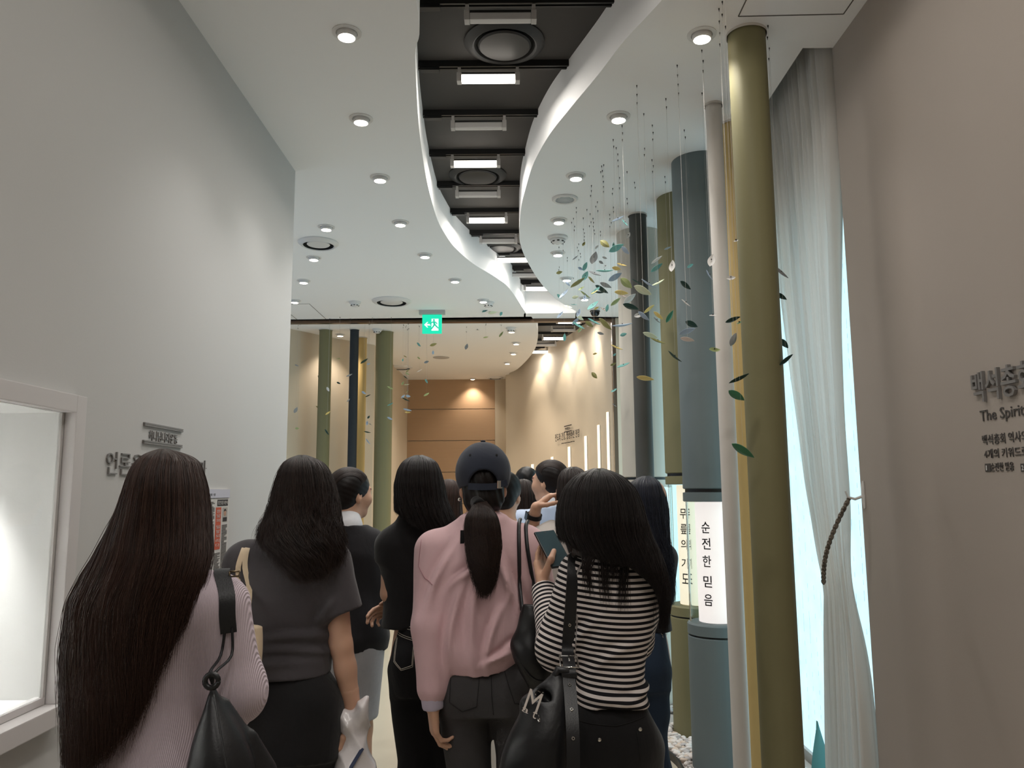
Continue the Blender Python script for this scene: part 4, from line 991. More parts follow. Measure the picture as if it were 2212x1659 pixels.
def hair_mat(name, c1, c2, rough=.42, spec=.28):
    m = mat(name, c1, rough, spec=spec); nt = m.node_tree; b = nt.nodes['Principled BSDF']
    at = nt.nodes.new('ShaderNodeAttribute'); at.attribute_name = 'shade'
    mx = nt.nodes.new('ShaderNodeMix'); mx.data_type = 'RGBA'; mx.inputs[6].default_value = lin(c1); mx.inputs[7].default_value = lin(c2)
    nt.links.new(at.outputs['Fac'], mx.inputs[0]); nt.links.new(mx.outputs[2], b.inputs['Base Color']); return m
MH_brown = hair_mat('dark_brown_hair', '#1b100d', '#3f2a21'); MH_black = hair_mat('black_hair', '#0c0909', '#221917'); MH_blue = hair_mat('blue_black_hair', '#0d0e14', '#2a2e3c'); MH_soft = hair_mat('soft_black_hair', '#130d0c', '#33251f')
def rot_zx(yaw, pitch=0., roll=0.):
    return np.array(Matrix.Rotation(yaw, 3, 'Z') @ Matrix.Rotation(pitch, 3, 'X') @ Matrix.Rotation(roll, 3, 'Y'))
class Head:
    def __init__(s, c, yaw=0., pitch=0., roll=0.): s.c = v3(c); s.R = rot_zx(yaw, pitch, roll)
    def P(s, p): return s.c + s.R@v3(p)
    def local(s, X, Y, Z):
        q = np.stack([X - s.c[0], Y - s.c[1], Z - s.c[2]], -1); return q@s.R
    def prims(s, face=True):
        E = lambda c, r, k=.02: EL(s.P(c), r, s.R, k); C = lambda a, b, r1, r2, k=.02: RC(s.P(a), s.P(b), r1, r2, k)
        L = [E((0, -.012, .032), (.074, .094, .083)), E((0, .028, -.03), (.058, .062, .078), .04), C((-.02, .052, -.088), (.02, .052, -.088), .02, .02, .03)]
        if face:
            L += [C((0, .088, .012), (0, .104, -.028), .007, .012, .012), E((-.014, .092, -.032), (.009, .012, .008), .008), E((.014, .092, -.032), (.009, .012, .008), .008),
                  E((0, .083, -.058), (.024, .012, .0075), .008), E((0, .081, -.068), (.02, .012, .007), .006), C((-.035, .078, .022), (.035, .078, .022), .012, .012, .02),
                  E((-.036, .064, -.025), (.026, .024, .026), .03), E((.036, .064, -.025), (.026, .024, .026), .03),
                  SUB(E((-.031, .094, .002), (.017, .014, .009)), .012), SUB(E((.031, .094, .002), (.017, .014, .009)), .012), E((-.031, .076, .002), (.013, .0125, .010), .004), E((.031, .076, .002), (.013, .0125, .010), .004)]
        for sx in (-1, 1):
            L += [EL(s.P((sx*.074, -.006, -.008)), (.009, .018, .031), s.R@rot_zx(sx*-.35), .008), SUB(EL(s.P((sx*.084, .0, -.002)), (.008, .009, .017), s.R, .004), .004), E((sx*.072, -.001, -.036), (.007, .009, .009), .006)]
        return L
    def tint(s, X, Y, Z):
        q = s.local(X, Y, Z); t = np.zeros(len(X)); f = q[:, 1] > .06
        ax = np.abs(q[:, 0])
        t[f & (((q[:, 0])/.024)**2 + ((q[:, 2] + .063)/.012)**2 < 1)] = 1
        t[f & (np.abs(q[:, 2] - .026 + 4*(ax - .03)**2) < .0042) & (ax > .013) & (ax < .05)] = 2
        e = f & (((ax - .031)/.014)**2 + ((q[:, 2] - .002)/.0055)**2 < 1); t[e] = 3; t[e & (((ax - .031)/.006)**2 + ((q[:, 2] - .002)/.0055)**2 < 1)] = 2
        return t
def hand(Wp, d, n, side, curl=(.5, .55, .6, .6), thumb=.4, s=1.):
    """prims of a hand: wrist, pointing direction, palm normal, thumb side (+1/-1 along d x n)"""
    W_ = v3(Wp); d = v3(d)/np.linalg.norm(d); n = v3(n); n = n - d*(n@d); n /= np.linalg.norm(n); t = np.cross(d, n)*side; L = []
    spec = [(.026, .088, (.040, .024, .020), .0082), (.009, .092, (.045, .028, .021), .0086), (-.009, .088, (.042, .026, .021), .0082), (-.025, .080, (.032, .020, .018), .0072)]
    for i, (off, kn, ph, r) in enumerate(spec):
        K = W_ + s*(d*kn + t*off*.95 - n*.002)
        L.append(RC(W_ + s*(t*off*.55 + d*.008), K, .0145*s, .0105*s, .012)); p = K; a = .12 + curl[i]*.5
        for j, l in enumerate(ph):
            dd = d*math.cos(a) + n*math.sin(a) + t*off*1.2*(1 if j == 0 else .4); dd /= np.linalg.norm(dd); q = p + s*l*dd
            L.append(RC(p, q, (r - .0006*j)*s, (r - .0006*(j+1))*s, .003)); p = q; a += curl[i]*(1.1 if j == 0 else .8)
    L.append(EL(W_ + s*(d*.045 - n*-.004), (.036*s, .036*s, .036*s), None, .01)) if False else None
    p = W_ + s*(d*.02 + t*.022); dirs = [d*.62 + t*.62 + n*(.25 + .3*thumb), d*.86 + t*.28 + n*(.2 + .5*thumb), d*.92 + t*.02 + n*(.2 + .7*thumb)]
    for l, r1, r2, dd in zip((.044, .032, .026), (.0135, .0105, .0095), (.0105, .0095, .0082), dirs):
        dd = dd/np.linalg.norm(dd); q = p + s*l*dd; L.append(RC(p, q, r1*s, r2*s, .006)); p = q
    return [x for x in L if x is not None]

# ---- hair as strands over an inner shell
def gauss(a, w):
    if w < 1: return a
    k = np.exp(-.5*(np.arange(-2*w, 2*w+1)/w)**2); k /= k.sum(); return np.convolve(np.pad(a, 2*w, mode='edge'), k, mode='valid')
def hair(root, levels, m, n=4000, amax=None, ends=None, endvar=.03, wave=0., wfreq=9., pts=26, rad=.0006, name='hair', flat=.0, shell=.93, seed=1, clump=.25, shell_end=.0, part=0., frizz=.003, top_round=True):
    """levels: rows (z, cx, cy, rx, ry) from the crown down in the person's frame; a strand keeps its angle a (0 = straight behind)"""
    rs = np.random.RandomState(seed); T = np.array(levels, float); N = 160
    seg = np.r_[0, np.cumsum(np.sqrt(np.diff(T[:, 0])**2 + np.diff(T[:, 1])**2 + np.diff(T[:, 2])**2 + np.diff(T[:, 3])**2))]
    tt = np.linspace(0, seg[-1], N); D = np.stack([gauss(np.interp(tt, seg, T[:, i]), 3) for i in range(5)], 1); D[0] = T[0]; zf = D[:, 0]
    if amax is None: amax = [(T[0, 0], 2.6), (T[-1, 0], 1.6)]
    A = np.array(sorted(amax)); Aof = lambda z: np.interp(z, A[:, 0], A[:, 1])
    def end_t(u):                            # fraction of the path a strand at u in [-1, 1] follows
        if ends is None: return np.full(np.shape(u), 1.)
        E = np.array(ends); ze = np.interp(u, E[:, 0], E[:, 1]); return np.interp(-ze, -zf, np.linspace(0, 1, N))
    # shell
    o = root if shell is None else None
    ns, na = (60, 40) if shell is not None else (0, 0); U = np.linspace(-1, 1, na); V = []
    for s in np.linspace(0, 1, ns):
        for u in U:
            q = s*(end_t(u)*(1 - shell_end)); i = q*(N - 1); r = [np.interp(i, np.arange(N), D[:, c]) for c in range(5)]
            a = u*Aof(r[0]); k = shell; taper = 1 - .35*max(0, (s - .65)/.35)
            V.append((r[1] + r[3]*k*math.sin(a), r[2] - r[4]*k*taper*math.cos(a), r[0] - (1 - k)*.05))
    if shell is not None:
      V = np.array(V); ix = np.arange(ns*na).reshape(ns, na)
      Fc = np.stack([ix[:-1, :-1], ix[1:, :-1], ix[1:, 1:], ix[:-1, 1:]], -1).reshape(-1, 4)
      o = link(name, mesh_of(name, V, Fc, True), m, root)
      md = o.modifiers.new('thick', 'SOLIDIFY'); md.thickness = .012; md.offset = -1
    # strands
    u = rs.uniform(-1, 1, n); nc = max(20, n//14); cu = rs.uniform(-1, 1, nc); near_ = np.abs(u[:, None] - cu[None, :]).argmin(1) if n*nc < 4e6 else (np.searchsorted(np.sort(cu), u) % nc); cu = np.sort(cu) if n*nc >= 4e6 else cu
    cl = cu[near_]; layer = 1 + rs.uniform(-.07, .02, n) + rs.normal(0, .02, nc)[near_]; phs = rs.uniform(0, 6.28, nc)[near_] + rs.normal(0, .35, n); ws = wave*rs.uniform(.5, 1.3, nc)[near_]
    et = np.clip(end_t(u) - np.abs(rs.normal(0, endvar, n)) - np.abs(rs.normal(0, endvar, nc))[near_], .2, 1.)
    st = rs.uniform(0, .02, n); S = np.linspace(0, 1, pts)[None, :]; q = st[:, None] + (et - st)[:, None]*S; i = q*(N - 1); Rr = [np.interp(i, np.arange(N), D[:, c]) for c in range(5)]
    cf = clump*np.clip((q - .35)/.65, 0, 1); uu = u[:, None]*(1 - cf) + cl[:, None]*cf + rs.normal(0, .012, (n, 1))*q
    a = uu*Aof(Rr[0]) + (ws/np.maximum(.06, Rr[3].mean()))[:, None]*np.sin(wfreq*6.28*q*.5 + phs[:, None])*np.clip((q - .25)*2.2, 0, 1)
    lay = layer[:, None] + (ws[:, None]*4)*np.sin(wfreq*6.28*q*.5 + phs[:, None] + 1.5)*np.clip((q - .25)*2, 0, 1) + rs.normal(0, .012, (n, 1))*q
    P = np.stack([Rr[1] + Rr[3]*lay*np.sin(a), Rr[2] - Rr[4]*lay*np.cos(a), Rr[0] + 0*a], -1)
    P[..., 0] += (rs.normal(0, frizz, (n, 1))*q + rs.normal(0, frizz*.03, (n, pts)))
    hc = bpy.data.hair_curves.new(name + '_strands'); hc.add_curves([pts]*n); hc.position_data.foreach_set('vector', P.astype(np.float32).ravel())
    ra = hc.attributes.new('radius', 'FLOAT', 'POINT'); ra.data.foreach_set('value', (rad*np.minimum(1, 1.25 - S**3)*np.ones((n, 1))).astype(np.float32).ravel())
    sh = hc.attributes.new('shade', 'FLOAT', 'CURVE'); sh.data.foreach_set('value', np.clip(rs.uniform(0, .55, nc)[near_] + rs.uniform(0, .45, n), 0, 1).astype(np.float32))
    so = link(name + ('_strands' if shell is not None else ''), hc, m, o); so['kind'] = 'stuff'; return o
TORSO = [(.78, 0, -.004, .146, .108), (.86, 0, -.014, .158, .116), (.93, 0, -.010, .146, .106), (1.00, 0, .002, .130, .094), (1.06, 0, .008, .128, .092), (1.15, 0, .010, .138, .10), (1.23, 0, .004, .148, .102), (1.29, 0, -.006, .152, .090), (1.325, 0, -.014, .125, .074), (1.352, 0, -.02, .085, .062), (1.375, 0, -.022, .062, .055), (1.40, 0, -.02, .052, .05)]
def torso(ease, zmin, zmax, lean=0., k=.03, widen=None):
    T = np.array(TORSO); zz = sorted({zmin, zmax} | {r[0] for r in TORSO if zmin < r[0] < zmax}); R = []
    for z in zz:
        r = [np.interp(z, T[:, 0], T[:, i]) for i in range(5)]; e = ease(z) if callable(ease) else ease
        R.append((z, r[1] + lean*(z - .9), r[2], r[3] + e + (widen(z) if widen else 0), r[4] + e))
    return LF(R, k)
def traps(sh, r=.045, z=1.36, y=-.022, k=.05): return [RC((sh['c'][0] + (.03 if s == 'R' else -.03), y, z), v3(sh[s])*.82 + v3((sh['c'][0], y, z))*.18 + [0, 0, .012], r, r*.95, k) for s in 'LR']
class Person:
    def __init__(s, label, px, py, D):
        t = at_y(px, py, D); s.D, s.X, s.s = D, t.x, t.z/1.62
        s.root = thing('person', label, 'person', (t.x, D, 0)); s.root.scale = (s.s,)*3
    def L(s, px, py, dy=0.):
        p = at_y(px, py, s.D + dy*s.s); return np.array([(p.x - s.X)/s.s, dy, p.z/s.s])
    def W(s, p): return Vector((s.X + p[0]*s.s, s.D + p[1]*s.s, p[2]*s.s))
    def rows(s, R, dy=0.):
        """(py, x left, x right, cy, ry) in the photograph's frame -> loft rows"""
        out = []
        for py, xl, xr, cy, ry in R:
            a, b = s.L(xl, py, cy - .6*ry*(xl < W/2)), s.L(xr, py, cy - .6*ry*(xr > W/2)); out.append(((a[2] + b[2])/2, (a[0] + b[0])/2, cy, abs(b[0] - a[0])/2, ry))
        return out
    def part(s, name, mesh, m, parent=None): return link(name, mesh, m, parent or s.root)
    def garment(s, name, prims, m, h=.009, attrs=None, parent=None): return s.part(name, sdf_mesh(name, [(prims, None, None, h)], attrs), m, parent)
    def body(s, head, arms, legs, hands=(), hh=.008, face=True, lean=0., base=None, lr=1.):
        """one continuous skin surface: torso, arms, legs and neck in one region, head and hands refined"""
        sh = s.shoulders
        neck = [RC((sh['c'][0], -.03, 1.30), head.P((0, -.03, -.07)), .058, .050, .03), RC((sh['c'][0], -.02, 1.34), head.P((0, -.012, -.05)), .05, .047, .03)]
        core = [base or torso(-.012, .78, 1.375, lean)] + neck[:1]
        for sd in 'LR':
            e, w = arms[sd]; q = sh[sd]
            core += [RC(q, e, .044, .035, .03), RC(e, v3(e) + .35*(v3(w) - v3(e)), .035, .0345, .012), RC(v3(e) + .3*(v3(w) - v3(e)), w, .035, .025, .012)]
        for hip, kn, an in legs: core += [RC(hip, kn, .076*lr, .050*lr, .04), RC(kn, v3(kn)*.6 + v3(an)*.4, .050*lr, .052*lr, .02), RC(v3(kn)*.6 + v3(an)*.4, an, .052*lr, .034*lr, .02)]
        hp = head.prims(face) + neck; c = head.c
        reg = [(core, None, None, .010), (hp, c - [.12, .14, .21], c + [.12, .14, .13], hh)]
        for pr, fore in hands: reg.append((pr + [fore], None, None, .0034))
        return s.part('body', sdf_mesh('body', reg, {'tint': head.tint}), M_skin)
def std_legs(w=.088, lean=0.): return [((sx*w, -.01, .82), (sx*w*.95, .005, .45), (sx*w*.95, -.02, .08)) for sx in (-1, 1)]
def pants(p, m, legs, rth=.088, rkn=.062, ran=.062, zt=1.0, zb=.05, base=None, name='trousers', extra=(), h=.010, amp=.004, seed=2, ease=.014):
    c = (legs[0][0][0] + legs[1][0][0])/2; w = abs(legs[0][0][0] - legs[1][0][0])/2
    P = [base or torso(ease, .80, zt, 0, .02), EL((c - w*.85, -.058, .85), (min(.08, w*.95), .072, .085), None, .04), EL((c + w*.85, -.058, .85), (min(.08, w*.95), .072, .085), None, .04)]
    for hip, kn, an in legs:
        a2 = v3(an).copy(); a2[2] = zb; P += [RC(hip, kn, rth, rkn, .035), RC(kn, a2, rkn, ran, .03, True)]
    return p.garment(name, P + list(extra) + [folds(amp, seed, 1, 1.6)], m, h)
def shoes(p, legs, m, sole=None):
    for hip, kn, an in legs:
        x, y = an[0], an[1]
        o = p.garment('shoe', [EL((x, y + .07, .035), (.042, .12, .04), None, .02), RC((x, y - .01, .04), (x, y, .085), .04, .038, .03), CUT((0, 0, .012), (0, 0, -1))], m, .008)
        if sole: p.garment('sole', [EL((x, y + .07, .018), (.047, .128, .03), None, .02), CUT((0, 0, .0), (0, 0, -1)), CUT((0, 0, .022), (0, 0, 1))], sole, .008, None, o)
def wrinkle(m, scale=7., dist=.010, strength=.45):
    """soft cloth wrinkles as relief on top of the weave"""
    nt = m.node_tree; b = nt.nodes['Principled BSDF']
    if any(n.label == 'wrinkle' for n in nt.nodes): return m
    tc = nt.nodes.new('ShaderNodeTexCoord'); mp = nt.nodes.new('ShaderNodeMapping'); mp.inputs['Scale'].default_value = (1, 1, .62); mp.inputs['Rotation'].default_value = (.3, .5, .2)
    n = nt.nodes.new('ShaderNodeTexNoise'); n.label = 'wrinkle'; n.noise_type = 'RIDGED_MULTIFRACTAL' if False else 'FBM'; n.inputs['Scale'].default_value = scale; n.inputs['Detail'].default_value = 3; n.inputs['Distortion'].default_value = 1.6
    nt.links.new(tc.outputs['Object'], mp.inputs[0]); nt.links.new(mp.outputs[0], n.inputs['Vector'])
    bp = nt.nodes.new('ShaderNodeBump'); bp.inputs['Strength'].default_value = strength; bp.inputs['Distance'].default_value = dist; nt.links.new(n.outputs[0], bp.inputs['Height'])
    if b.inputs['Normal'].links: nt.links.new(b.inputs['Normal'].links[0].from_socket, bp.inputs['Normal'])
    nt.links.new(bp.outputs[0], b.inputs['Normal']); return m
def cloth(name, c, rough=.85, n=.06, sc=60, b=.12, bs=500, sheen=.15): return wrinkle(mat(name, c, rough, noise=n, scale=sc, bump=b, bscale=bs, sheen=sheen, spec=.3))
M_denimblk = wave_mat('washed_black_denim', '#363435', '#444243', 'DIAGONAL', 300, 1, .9, .15, 1); M_denimdk = wave_mat('raw_black_denim', '#111114', '#18181c', 'DIAGONAL', 300, 1, .9, .15, 1); M_denimbl = wave_mat('dark_blue_denim', '#1b2838', '#27384e', 'DIAGONAL', 300, 1, .9, .15, 1)
[wrinkle(m, 16, .006, .5) for m in (M_denimblk, M_denimdk, M_denimbl)]
M_blk = cloth('black_cloth', '#121113'); M_blk2 = cloth('soft_black_cloth', '#18161a'); M_stitch = mat('pale_stitching', '#c8c2b6', .8); M_shoe = mat('black_shoe', '#161616', .5); M_sole = mat('white_sole', '#d8d5d0', .6); M_leather = mat('black_leather', '#131316', .42, bump=.1, bscale=260, spec=.5)
M_nylon = wrinkle(mat('black_nylon', '#0f0f12', .42, bump=.1, bscale=120, spec=.45), 6, .012, .35); M_chrome = mat('polished_steel', '#d6d4d0', .15, metal=1.)
def snap(o, pts, out=.004, n=(0, -1, 0)):
    """pushes points along -n until they lie on the surface of mesh object o (person's frame)"""
    from mathutils.bvhtree import BVHTree
    me = o.data
    if 'bvh' not in CACHE or CACHE['bvh'][0] != o.name:
        CACHE['bvh'] = (o.name, BVHTree.FromPolygons([v.co[:] for v in me.vertices], [p.vertices[:] for p in me.polygons]))
    bv = CACHE['bvh'][1]; res = []; n = Vector(n).normalized()
    for q in pts:
        q = Vector(q); hit = bv.ray_cast(q + n*.6, -n)
        if hit[0] is None:
            hit = bv.find_nearest(q); nn = (hit[0] - q); res.append(hit[0] + n*out)
        else: res.append(hit[0] + n*out)
    return res
CACHE = {}
def stitched(p, parent, o, lines, r=.0012, m=None, name='stitching', out=.0012):
    bm = bmesh.new()
    for ln in lines:
        P = []
        for a, b in zip(ln[:-1], ln[1:]):
            for k in range(8): P.append(v3(a) + (v3(b) - v3(a))*k/8)
        P.append(v3(ln[-1])); add_tube(bm, snap(o, P, out), r, 4)
    q = link(name, bm_mesh(name, bm, True), m or M_stitch, parent); return q

# ---------------------------------------------------------------- 1: long dark-brown hair, lavender knit (nearest, left)
p = Person('woman with very long straight brown hair in a lavender ribbed knit, nearest on the left', 352, 973, 1.6)
hd = Head((0, .03, 1.503), .12, -.05); cx = p.L(330, 1450)[0]
p.shoulders = {'c': (cx*.5, 0, 1.3), 'L': p.L(222, 1322, .0), 'R': p.L(466, 1322, -.01)}
eR, wR = p.L(502, 1490, .01), p.L(490, 1560, .22)
arms = {'L': (p.L(205, 1490, .06), p.L(230, 1540, .24)), 'R': (eR, wR)}; lg = std_legs(); lg = [tuple((q[0] + cx, q[1], q[2]) for q in l) for l in lg]
T1 = p.rows([(1668, 180, 452, -.005, .125), (1600, 184, 446, 0, .115), (1520, 190, 442, .006, .108), (1440, 190, 446, .008, .112), (1360, 196, 458, .002, .112), (1310, 215, 470, -.006, .10), (1280, 225, 470, -.014, .084), (1255, 285, 430, -.02, .066), (1235, 312, 402, -.02, .058)])
T1 = [(T1[0][0] - .16, T1[0][1], -.01, T1[0][3] + .01, .128)] + T1
p.body(hd, arms, lg, [(hand(wR, (-.3, .8, .1), (-.9, -.3, 0), 1, (.8, .9, .9, 1)), RC(v3(eR)*.3 + v3(wR)*.7, wR, .028, .025, .01))], .009, True, 0, LF([(a, b, c, max(.03, d - .02), max(.03, e - .02)) for a, b, c, d, e in T1], .03))
M_knit = wave_mat('lavender_ribbed_knit', '#bfaeb8', '#d2c3ca', 'X', 120, .6, .9, .5, 1)
kn1 = p.garment('knit_jumper', [LF(T1, .03)] + traps(p.shoulders, .05, 1.35) + [RC(p.shoulders['R'], eR, .066, .060, .05), RC(eR, wR, .060, .042, .03, True), RC(p.shoulders['L'], arms['L'][0], .066, .058, .05), RC(arms['L'][0], arms['L'][1], .058, .042, .03, True), folds(.005, 3, 1, 1.4)], M_knit, .008)
pants(p, mat('light_blue_denim', '#9fb2c4', .9), lg, base=LF([(r[0], r[1] + cx, r[2], r[3] + .016, r[4] + .016) for r in TORSO if r[0] < 1.0], .02)); shoes(p, lg, M_sole)
H1 = p.rows([(973, 343, 361, .02, .01), (978, 315, 392, .015, .06), (990, 292, 415, .01, .088), (1012, 276, 420, .0, .105), (1050, 260, 430, -.006, .115), (1100, 242, 435, -.012, .115), (1150, 218, 440, -.025, .108), (1200, 192, 444, -.045, .10), (1250, 162, 438, -.055, .10), (1300, 136, 424, -.062, .098), (1400, 126, 404, -.062, .10), (1500, 128, 382, -.066, .098), (1600, 138, 345, -.07, .095), (1690, 142, 322, -.07, .09)])
H1 = [(1.624,) + tuple(H1[0][1:])] + H1[1:]
hair(p.root, H1, MH_brown, 20000, [(1.64, 2.5), (1.5, 2.2), (1.38, 1.8), (1.25, 1.6), (.8, 1.45)], [(-1, H1[-1][0]), (-.3, H1[-1][0] + .0), (.35, H1[-2][0] - .02), (.75, H1[-4][0]), (1, H1[-6][0] - .02)], 0.075, .005, 7, 32, .0005, 'hair', shell=.86, shell_end=.25, seed=1, clump=.5, frizz=.010)

# ---------------------------------------------------------------- 2: dark grey T-shirt
p = Person('woman in a dark grey T-shirt with layered black hair, carrying a white plastic bag', 652, 985, 2.6)
hd = Head((-.003, .02, 1.503), -.05, -.03); cx = p.L(622, 1300)[0]
p.shoulders = {'c': (0, 0, 1.3), 'L': p.L(527, 1212), 'R': p.L(715, 1212)}
eR, wR = p.L(738, 1395, -.01), p.L(763, 1545, .01); eL = p.L(508, 1380, .06)
arms = {'L': (eL, p.L(540, 1420, .22)), 'R': (eR, wR)}; lg = [((cx - .09, -.01, .82), (cx - .085, 0, .45), (cx - .08, -.02, .08)), ((cx + .085, -.01, .82), (cx + .075, .02, .45), (cx + .07, .02, .08))]
T2 = p.rows([(1462, 518, 712, -.01, .118), (1440, 520, 713, -.006, .113), (1390, 524, 713, .004, .105), (1340, 520, 716, .008, .106), (1280, 510, 724, .006, .112), (1230, 508, 732, -.004, .104), (1200, 530, 725, -.012, .088), (1180, 565, 706, -.018, .074), (1168, 590, 690, -.02, .062)])
p.body(hd, arms, lg, [(hand(wR, (.12, .05, -1), (-1, .2, -.1), -1, (.9, 1.0, 1.1, 1.1)), RC(v3(eR)*.35 + v3(wR)*.65, wR, .031, .025, .01))], .009, False, 0, LF([(a, b, c, max(.03, d - .016), max(.03, e - .016)) for a, b, c, d, e in T2] , .03))
M_tee = cloth('dark_grey_jersey', '#454144')
tee = p.garment('t_shirt', [LF(T2, .03)] + traps(p.shoulders, .04, 1.335, -.025) + [ RC(p.shoulders['L'], p.L(505, 1320, .03), .064, .064, .05, True), RC(p.shoulders['R'], p.L(741, 1322, -.005), .064, .066, .05, True), creases(.010, [(.0, 1.06, 4, .13, .014), (.03, 1.02, -6, .12, .012), (-.05, .98, 8, .1, .012), (.1, 1.12, 60, .05, .012)]), folds(.004, 5)], M_tee, .0065)
pants(p, M_blk, lg, .098, .078, .08, 1.02, .05, LF(p.rows([(1640, 515, 735, -.012, .125), (1560, 512, 739, -.014, .128), (1510, 515, 735, -.014, .122), (1470, 522, 716, -.01, .108), (1440, 535, 700, -.006, .09)]), .02)); shoes(p, lg, M_shoe)
stitched(p, tee, tee, [[p.L(700, 1228, -.1), p.L(722, 1200, -.08), p.L(735, 1186, -.05)]], .0012, M_blk2, 'shoulder_seam')
H2 = p.rows([(985, 644, 660, .02, .01), (989, 626, 678, .015, .05), (998, 611, 694, .01, .08), (1015, 600, 706, .0, .097), (1045, 590, 717, -.005, .105), (1080, 582, 724, -.012, .108), (1110, 572, 727, -.02, .108), (1140, 556, 731, -.04, .10), (1170, 546, 738, -.055, .096), (1200, 552, 745, -.06, .094), (1230, 566, 744, -.06, .09), (1262, 590, 735, -.06, .086)])
hair(p.root, [(1.624,) + tuple(H2[0][1:])] + H2[1:], MH_soft, 8500, [(1.64, 2.5), (1.5, 2.1), (1.4, 1.75), (1.2, 1.45)], [(-1, H2[7][0]), (-.75, H2[8][0]), (-.45, H2[9][0]), (-.1, H2[11][0]), (.3, H2[11][0]), (.7, H2[10][0]), (1, H2[9][0])], .05, .010, 9, 30, .0006, 'hair', shell=.86, shell_end=.3, seed=2, clump=.75, frizz=.012)
P2 = p

# ---------------------------------------------------------------- 3: black jacket, white collar, sleek bun, facing right
p = Person('woman in a black jacket and pale grey skirt with a sleek bun, face turned right', 757, 1014, 3.7)
hd = Head((.0, .02, 1.503), -.78, .0); cx = 0.
p.shoulders = {'c': (0, 0, 1.3), 'L': (-.15, -.02, 1.29), 'R': p.L(802, 1172, .0)}
eR, wR = p.L(815, 1290, .03), p.L(770, 1312, .22)
arms = {'L': ((-.19, .03, 1.03), (-.05, .2, 1.0)), 'R': (eR, wR)}; lg = std_legs(.075)
p.body(hd, arms, lg, [], .0055, True)
jk = p.garment('jacket', [torso(lambda z: .03 if z < 1.28 else .014, p.L(757, 1402)[2], 1.365, 0, .04), RC(p.shoulders['R'], eR, .064, .066, .05), RC(eR, wR, .066, .05, .05, True), RC(p.shoulders['L'], arms['L'][0], .064, .062, .05), RC(arms['L'][0], arms['L'][1], .062, .05, .05, True), folds(.006, 8)], M_blk2, .009)
cl = RC((0, -.028, 1.355), hd.P((0, -.024, -.098)), .068, .062, .01, True); p.garment('shirt_collar', [cl, folds(.001, 3)], cloth('white_shirt_cotton', '#d9d9dd'), .007)
sk = [(p.L(757, 1552)[2], 0, 0, .15, .125), (.6, 0, 0, .155, .13), (.75, 0, -.01, .168, .132), (.86, 0, -.014, .178, .13), (.95, 0, -.008, .16, .115)]
p.garment('skirt', [LF(sk, .02), folds(.003, 4, 1, .5)], cloth('pale_grey_suiting', '#a9a8ac'), .010); shoes(p, lg, M_shoe, M_sole)
def sleek(p, hd, m, bun=True, cut=(0, .056, .018), cn=(0, .82, -.57), grow=.011, extra=()):
    L = [EL(hd.P((0, -.014, .034)), (.074 + grow, .094 + grow, .083 + grow), hd.R, .02), EL(hd.P((0, -.045, -.03)), (.066, .055, .06), hd.R, .03), CUT(hd.P(cut), hd.R@v3(cn))]
    def streak(X, Y, Z): return .0004*np.sin(260*(Z + .35*X) + 6*np.sin(14*Y)) + 0*X
    L += list(extra)
    o = p.garment('hair', L + [streak], m, .004)
    if bun: 
        c = hd.P((0, -.122, -.02))
        def sw(X, Y, Z): return .002*np.sin(170*(Z - c[2]) + 3*np.arctan2(X - c[0], Y - c[1]))
        p.garment('hair_bun', [EL(c, (.046, .036, .042), hd.R, .02), sw], m, .004, None, o)
    n = 1500; rs = np.random.RandomState(9); a0 = rs.uniform(-1, 1, n); f = np.linspace(0, 1, 16)[None, :]
    th = (.95 - .0*a0)[:, None]*(1 - f) + -1.75*f; ph = a0[:, None]*1.45*(1 - .75*f)
    g = 1 + rs.uniform(0, .012, n)[:, None]; r = np.array([.074 + grow, .094 + grow, .083 + grow])*g[..., None]
    # great-circle like combing from the hairline over the crown to the bun
    x = np.sin(ph)*np.cos(th*.35); y = np.sin(th)*np.cos(ph); z = np.cos(th)*np.cos(ph) - .1*np.abs(np.sin(ph))*f
    nn = np.sqrt(x*x + y*y + z*z); Q = np.stack([x/nn, y/nn, z/nn], -1)*r + np.array([0, -.014, .034])
    W_ = hd.c + Q@hd.R.T
    hc = bpy.data.hair_curves.new('hair_strands'); hc.add_curves([16]*n); hc.position_data.foreach_set('vector', W_.astype(np.float32).ravel())
    hc.attributes.new('radius', 'FLOAT', 'POINT').data.foreach_set('value', np.full(n*16, .0006, np.float32)); hc.attributes.new('shade', 'FLOAT', 'CURVE').data.foreach_set('value', rs.uniform(0, 1, n).astype(np.float32))
    so = link('hair_strands', hc, m, o); so['kind'] = 'stuff'; return o
sleek(p, hd, MH_soft)

# ---------------------------------------------------------------- 4: black short-sleeved top, dark jeans with pale stitching
p = Person('woman in a black short-sleeved top and black jeans with pale stitching, arm at her waist', 905, 985, 3.1)
hd = Head((.0, .02, 1.503), -.25, -.08); cx = p.L(903, 1300)[0]
p.shoulders = {'c': (0, 0, 1.3), 'L': p.L(853, 1178), 'R': p.L(960, 1178)}
eL, wL = p.L(842, 1282, -.02), p.L(866, 1300, .17)
arms = {'L': (eL, wL), 'R': ((.20, .02, 1.05), p.L(885, 1312, .19))}; lg = [((-.046, -.01, .82), (p.L(897, 1600)[0], .0, .45), (p.L(896, 1600)[0], -.02, .08)), ((.046, -.01, .82), (p.L(962, 1600)[0] + .02, .02, .45), (p.L(970, 1600)[0] + .03, .0, .08))]
wr = arms['R'][1]
p.body(hd, arms, lg, [(hand(p.L(872, 1305, .14), (-1, -.45, -.25), (0, -.8, -.5), 1, (.3, .4, .5, .6), .2), RC(wr, p.L(872, 1305, .14), .026, .025, .01))], .009, False, 0, LF([(r[0], r[1], r[2], r[3]*(.62 if r[0] < 1.1 else .85), r[4]*.8) for r in TORSO], .03), .66)
